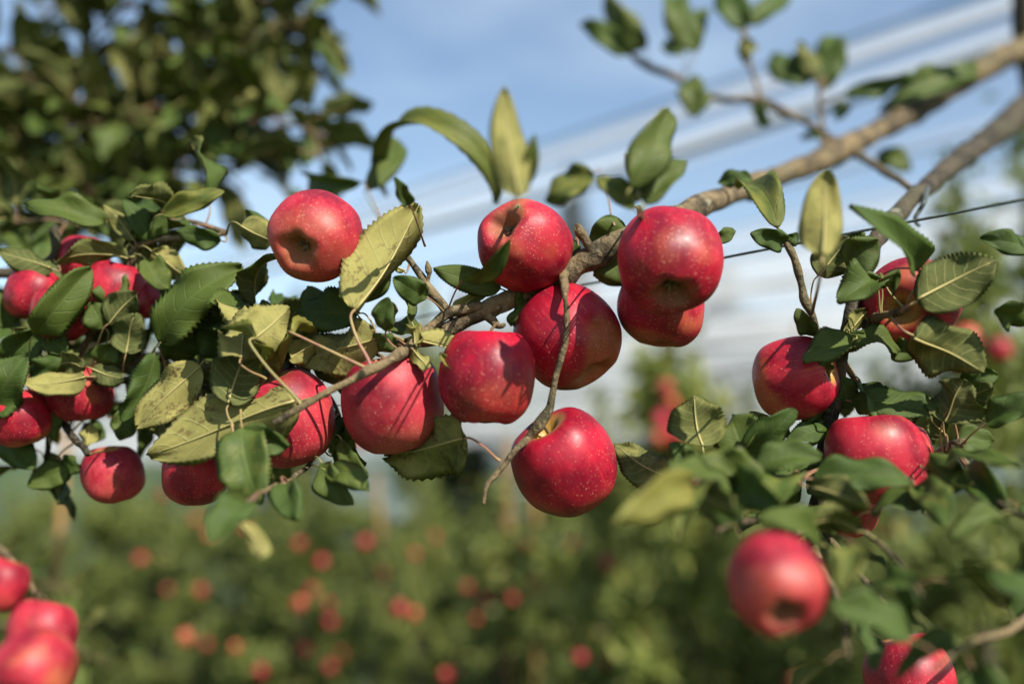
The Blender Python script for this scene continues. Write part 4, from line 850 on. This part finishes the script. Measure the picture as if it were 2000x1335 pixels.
# left cluster, smaller and shaded leaves
for (bx, by, tx, ty, ww, ro, fc, yl, bn, d_, cu, par, ax, ay) in (
    (212, 632, 268, 574, 74, 10, u, .12, .3, 1.02, .5, twL3, 174, 735), (246, 690, 264, 612, 76, -20, u, .1, .2, 1.0, .4, limbL, 240, 745), (205, 640, 178, 590, 66, 15, t, .05, .1, 1.04, .4, twL3, 174, 735),
    (252, 502, 106, 516, 60, -40, u, .15, .2, 1.06, 1.3, twL3, 258, 500), (100, 524, -6, 488, 56, 35, u, .2, .2, 1.1, .7, twL4, 105, 505), (296, 490, 362, 540, 56, 15, u, .55, .5, 1.05, .9, twL3, 272, 482),
    (285, 508, 330, 566, 58, -10, t, .15, .2, 1.07, .5, twL3, 262, 496), (432, 470, 344, 452, 46, -20, t, .02, .1, 1.06, .5, twL3, 438, 456), (470, 440, 536, 474, 66, 20, u, .5, .2, 1.0, .5, twL3, 440, 455),
    (318, 418, 438, 374, 48, -25, t, .3, .1, 1.05, .6, twL3, 300, 470), (206, 432, 50, 400, 64, 30, t, .2, .1, 1.15, .8, twL3, 262, 485), (262, 470, 200, 400, 40, 10, u, .3, .1, 1.1, .4, twL3, 264, 485),
    (290, 470, 240, 390, 46, 20, t, .1, .1, 1.1, .4, twL3, 280, 478), (300, 470, 310, 410, 36, 20, t, .1, .1, 1.1, .4, twL3, 290, 474), (-20, 800, 52, 694, 96, -10, t, .02, .35, 1.0, .4, limbL, -30, 815),
    (168, 736, 42, 744, 60, 30, u, .6, .4, .98, .9, limbL, 180, 745), (60, 735, 120, 702, 50, -20, t, .05, .3, 1.02, .5, limbL, 70, 775), (105, 712, 165, 716, 56, 20, u, .3, .5, 1.03, .6, limbL, 160, 748),
    (96, 852, 88, 786, 58, 10, t, 0, .05, 1.08, .3, twL6, 96, 850), (2, 848, 68, 914, 66, 10, t, 0, .05, 1.12, .4, twL6, 90, 800), (140, 916, 54, 946, 58, 15, t, 0, .05, 1.15, .4, twL2, 172, 886),
    (120, 900, 160, 920, 40, 20, t, 0, .05, 1.15, .4, twL2, 150, 860), (165, 826, 205, 856, 46, -10, t, .05, .1, 1.3, .4, twL2, 130, 830), (175, 830, 170, 872, 36, 20, u, .6, .2, 1.1, .4, twL2, 136, 845),
    (225, 812, 295, 800, 56, 15, t, .05, .2, 1.2, .5, limbL, 220, 745), (250, 800, 235, 860, 56, -15, t, .05, .2, 1.1, .5, limbL, 250, 746), (290, 800, 330, 860, 56, 20, u, .2, .4, 1.06, .5, limbL, 310, 750),
    (330, 700, 380, 640, 76, 20, t, .05, .1, 1.06, .5, limbL, 340, 750), (376, 660, 330, 600, 60, -15, t, .05, .1, 1.08, .5, limbL, 380, 754), (430, 700, 400, 610, 80, 10, t, .05, .1, 1.02, .5, limbL, 430, 758),
    (420, 640, 460, 580, 64, -20, t, .1, .2, 1.0, .5, limbL, 430, 758), (345, 856, 450, 872, 46, -40, t, 0, .1, .86, .8, limbL, 360, 760), (440, 905, 360, 895, 44, 20, u, .25, .5, 1.0, .5, limbL, 460, 764),
    (20, 640, -20, 560, 60, 10, t, .05, .1, 1.15, .5, limbL, 10, 800), (10, 700, 90, 640, 70, 15, t, .1, .1, 1.06, .5, limbL, 20, 795), (75, 690, 30, 640, 60, -15, u, .1, .1, 1.05, .5, limbL, 50, 783),
    (95, 660, 130, 690, 50, 10, t, .05, .1, 1.05, .5, limbL, 80, 770), (150, 700, 90, 660, 70, 25, u, .15, .2, 1.05, .5, limbL, 150, 752), (190, 705, 230, 665, 50, 10, t, .05, .1, 1.04, .5, limbL, 200, 745),
    (180, 720, 240, 740, 50, -10, u, .1, .5, 1.02, .5, limbL, 185, 745), (360, 720, 330, 770, 50, 10, u, .2, .3, 1.0, .5, limbL, 370, 753), (520, 700, 560, 640, 60, 10, t, .05, .1, .95, .5, limb, 530, 745),
    (540, 470, 480, 410, 40, 10, t, .1, .1, 1.05, .5, limbT2, 560, 360), (208, 545, 238, 585, 76, -5, t, .02, .3, 1.05, .3, twL3, 244, 525)):
    leaf(par, (bx, by, d_), (tx, ty, d_ - .02), ww, ro, fc, cu, .35, .3, yl, bn, A=(ax, ay, {id(limbL): 1.08, id(twL3): 1.11, id(twL4): 1.2, id(twL6): 1.18, id(twL2): 1.22, id(limb): .94, id(limbT2): 1.75}[id(par)]))
# below the left cluster, hanging blurred leaves
twh = br(tree, 'twig', [(600, 716, .93, 6), (612, 790, .95, 5), (628, 860, .93, 5), (610, 900, .88, 5), (560, 940, .78, 5), (500, 965, .70, 4), (470, 1000, .66, 3)], 'twig', .2, 8)
for (bx, by, tx, ty, ww, ro, fc, yl, bn, d_, par, ax, ay, ad) in (
    (650, 890, 716, 905, 50, 20, t, .0, .1, .88, twh, 628, 862, .93), (655, 850, 690, 830, 40, 10, t, .1, .1, .9, twh, 622, 840, .935), (668, 860, 720, 930, 44, 30, t, .05, .3, .84, twh, 628, 862, .93),
    (630, 905, 690, 985, 66, 20, t, .0, .1, .80, twh, 612, 898, .88), (640, 920, 720, 960, 60, -20, t, .2, .3, .79, twh, 605, 905, .87), (555, 945, 585, 1015, 70, 15, t, .0, .1, .74, twh, 562, 938, .78),
    (490, 980, 415, 1065, 78, 25, t, .0, .1, .66, twh, 505, 962, .70), (480, 975, 430, 965, 46, 15, t, .2, .1, .69, twh, 505, 962, .70), (470, 1020, 510, 1090, 40, 30, u, .6, .2, .64, twh, 472, 998, .66)):
    leaf(par, (bx, by, d_), (tx, ty, d_ - .03), ww, ro, fc, .6, .35, .3, yl, bn, A=(ax, ay, ad))

# ---------------------------------------------------------------- leafy shoots
S = [0]
def sh(tr, pts, n, **kw):
    S[0] += 1; return shoot(tr, pts, kw.pop('r0', .0032), kw.pop('r1', .0012), n, seed=S[0], **kw)
# blurred crown top left
for pts, n in (([(60, 220, 2.10), (150, 120, 2.05), (240, 20, 2.00), (300, -80, 1.95)], 32), ([(230, 120, 2.10), (350, 110, 2.00), (470, 80, 1.90), (600, 40, 1.85)], 38), ([(380, 40, 2.10), (470, 10, 2.00), (560, -10, 1.95), (640, -60, 1.95)], 26),
               ([(-40, 280, 2.10), (60, 300, 2.00), (160, 250, 1.90), (280, 220, 1.85)], 35), ([(140, 350, 2.00), (260, 260, 1.95), (370, 200, 1.90), (470, 190, 1.85)], 35), ([(470, 300, 1.85), (540, 250, 1.77), (600, 250, 1.70), (625, 310, 1.65)], 17),
               ([(330, 290, 1.95), (400, 230, 1.85), (470, 240, 1.80), (540, 230, 1.75)], 23), ([(-100, 440, 2.05), (0, 380, 1.95), (90, 400, 1.85), (180, 380, 1.80)], 29), ([(-60, 120, 2.15), (20, 100, 2.05), (60, 160, 1.95), (110, 180, 1.95)], 26),
               ([(330, 290, 1.95), (400, 350, 1.85), (430, 330, 1.80), (480, 370, 1.75)], 12), ([(230, 120, 2.10), (300, 190, 2.00), (330, 260, 1.95), (310, 340, 1.95)], 26), ([(380, 40, 2.10), (440, 110, 2.00), (500, 140, 1.95), (600, 120, 1.90)], 23),
               ([(150, 60, 2.20), (90, 40, 2.15), (150, -20, 2.10), (170, -60, 2.10)], 20), ([(140, 350, 2.00), (180, 320, 1.95), (150, 260, 1.90), (170, 200, 1.85)], 20), ([(-100, 250, 2.15), (0, 200, 2.05), (30, 260, 2.00), (60, 330, 1.95)], 26),
               ([(330, 290, 1.95), (300, 300, 2.00), (250, 330, 2.00), (230, 380, 1.95)], 20), ([(300, 100, 2.20), (390, 140, 2.15), (400, 60, 2.15), (330, 20, 2.15)], 26)):
    sh(treeL, pts, n, size=.105, yel=(0, .42), brn=(0, .3), r0=.006, r1=.002)
for pts, n in (([(-100, 440, 1.95), (20, 420, 1.8), (110, 390, 1.8), (200, 330, 1.8)], 16), ([(140, 350, 1.9), (200, 380, 1.8), (260, 370, 1.8), (330, 350, 1.8)], 14), ([(-150, 330, 2.0), (-20, 350, 1.85), (60, 370, 1.8), (120, 420, 1.8)], 16), ([(330, 290, 1.85), (380, 330, 1.8), (430, 320, 1.8), (500, 330, 1.8)], 9)):
    sh(treeL, pts, n, size=.10, yel=(0, .42), brn=(0, .3), r0=.005, r1=.002)
# dense back layer of the left cluster and what hangs below
for pts, n in (([(-120, 560, 1.5), (-20, 600, 1.45), (60, 650, 1.42), (150, 670, 1.42)], 9), ([(0, 800, 1.3), (80, 710, 1.42), (200, 670, 1.42), (320, 640, 1.4)], 11), ([(180, 745, 1.2), (260, 710, 1.32), (350, 690, 1.32), (440, 680, 1.3)], 12),
               ([(330, 750, 1.05), (400, 720, 1.08), (470, 690, 1.08), (540, 680, 1.05)], 14), ([(420, 757, 1.04), (450, 800, 1.15), (470, 850, 1.2), (500, 890, 1.2)], 7), ([(250, 748, 1.1), (260, 780, 1.3), (300, 820, 1.34), (330, 850, 1.34)], 7),
               ([(60, 785, 1.18), (50, 850, 1.25), (70, 890, 1.28), (60, 940, 1.3)], 5), ([(-100, 460, 1.5), (0, 440, 1.45), (80, 430, 1.42), (160, 440, 1.4)], 9), ([(590, 720, .95), (630, 760, .98), (660, 800, .98), (670, 860, .98)], 8),
               ([(590, 720, .95), (560, 690, .98), (520, 650, 1.0), (490, 620, 1.0)], 7), ([(440, 455, 1.1), (400, 440, 1.15), (360, 430, 1.15), (300, 430, 1.15)], 6)):
    sh(treeL, pts, n, size=.064, yel=(0, .3), brn=(0, .4), droop=.25)
for pts, n in (([(-200, 640, 1.5), (-40, 560, 1.48), (60, 500, 1.46), (170, 480, 1.46)], 12), ([(-60, 826, 1.3), (60, 740, 1.44), (160, 720, 1.44), (260, 690, 1.42)], 12), ([(330, 750, 1.05), (360, 690, 1.3), (400, 640, 1.36), (430, 590, 1.36)], 10), ([(180, 745, 1.1), (200, 700, 1.3), (250, 640, 1.4), (300, 560, 1.42)], 10)):
    sh(treeL, pts, n, size=.07, yel=(0, .3), brn=(0, .4), droop=.2)
# lower right, shaded and blurred
for pts, n in (([(1600, 930, .88), (1660, 1010, .76), (1740, 1080, .66), (1800, 1160, .6)], 5), ([(1588, 1010, .87), (1600, 1090, .76), (1640, 1180, .66), (1660, 1290, .6)], 6), ([(1865, 870, .85), (1920, 950, .74), (1980, 1000, .66), (2060, 1020, .62)], 4),
               ([(1616, 850, .9), (1560, 880, .92), (1500, 900, .92), (1440, 910, .92)], 9), ([(2150, 1050, .8), (2000, 1210, .64), (1900, 1250, .6), (1820, 1310, .57)], 5), ([(1590, 1000, .88), (1510, 1010, .74), (1440, 1020, .66), (1390, 1040, .63)], 5), ([(1642, 700, .89), (1700, 780, .93), (1740, 830, .95), (1800, 850, .95)], 8)):
    sh(tree, pts, n, size=.052, yel=(0, .12), brn=(0, .3), droop=.25)
# lower left corner
for pts, n in (([(-120, 1020, 1.78), (-40, 1100, 1.78), (60, 1130, 1.78), (160, 1160, 1.78)], 10), ([(-100, 1250, 1.78), (0, 1220, 1.78), (120, 1250, 1.78), (220, 1300, 1.78)], 12)):
    sh(treeL, pts, n, size=.07, yel=(0, .3), brn=(0, .3), droop=.2)
# shoots of the right-hand tree's top, above and behind the camera's right shoulder
for pts, n in (([(2005, -300, fd(1.2)), (2100, -430, fd(1.25)), (2200, -500, fd(1.3)), (2300, -520, fd(1.35))], 14),):
    sh(tree, pts, n, size=.07, yel=(0, .3), brn=(0, .3))
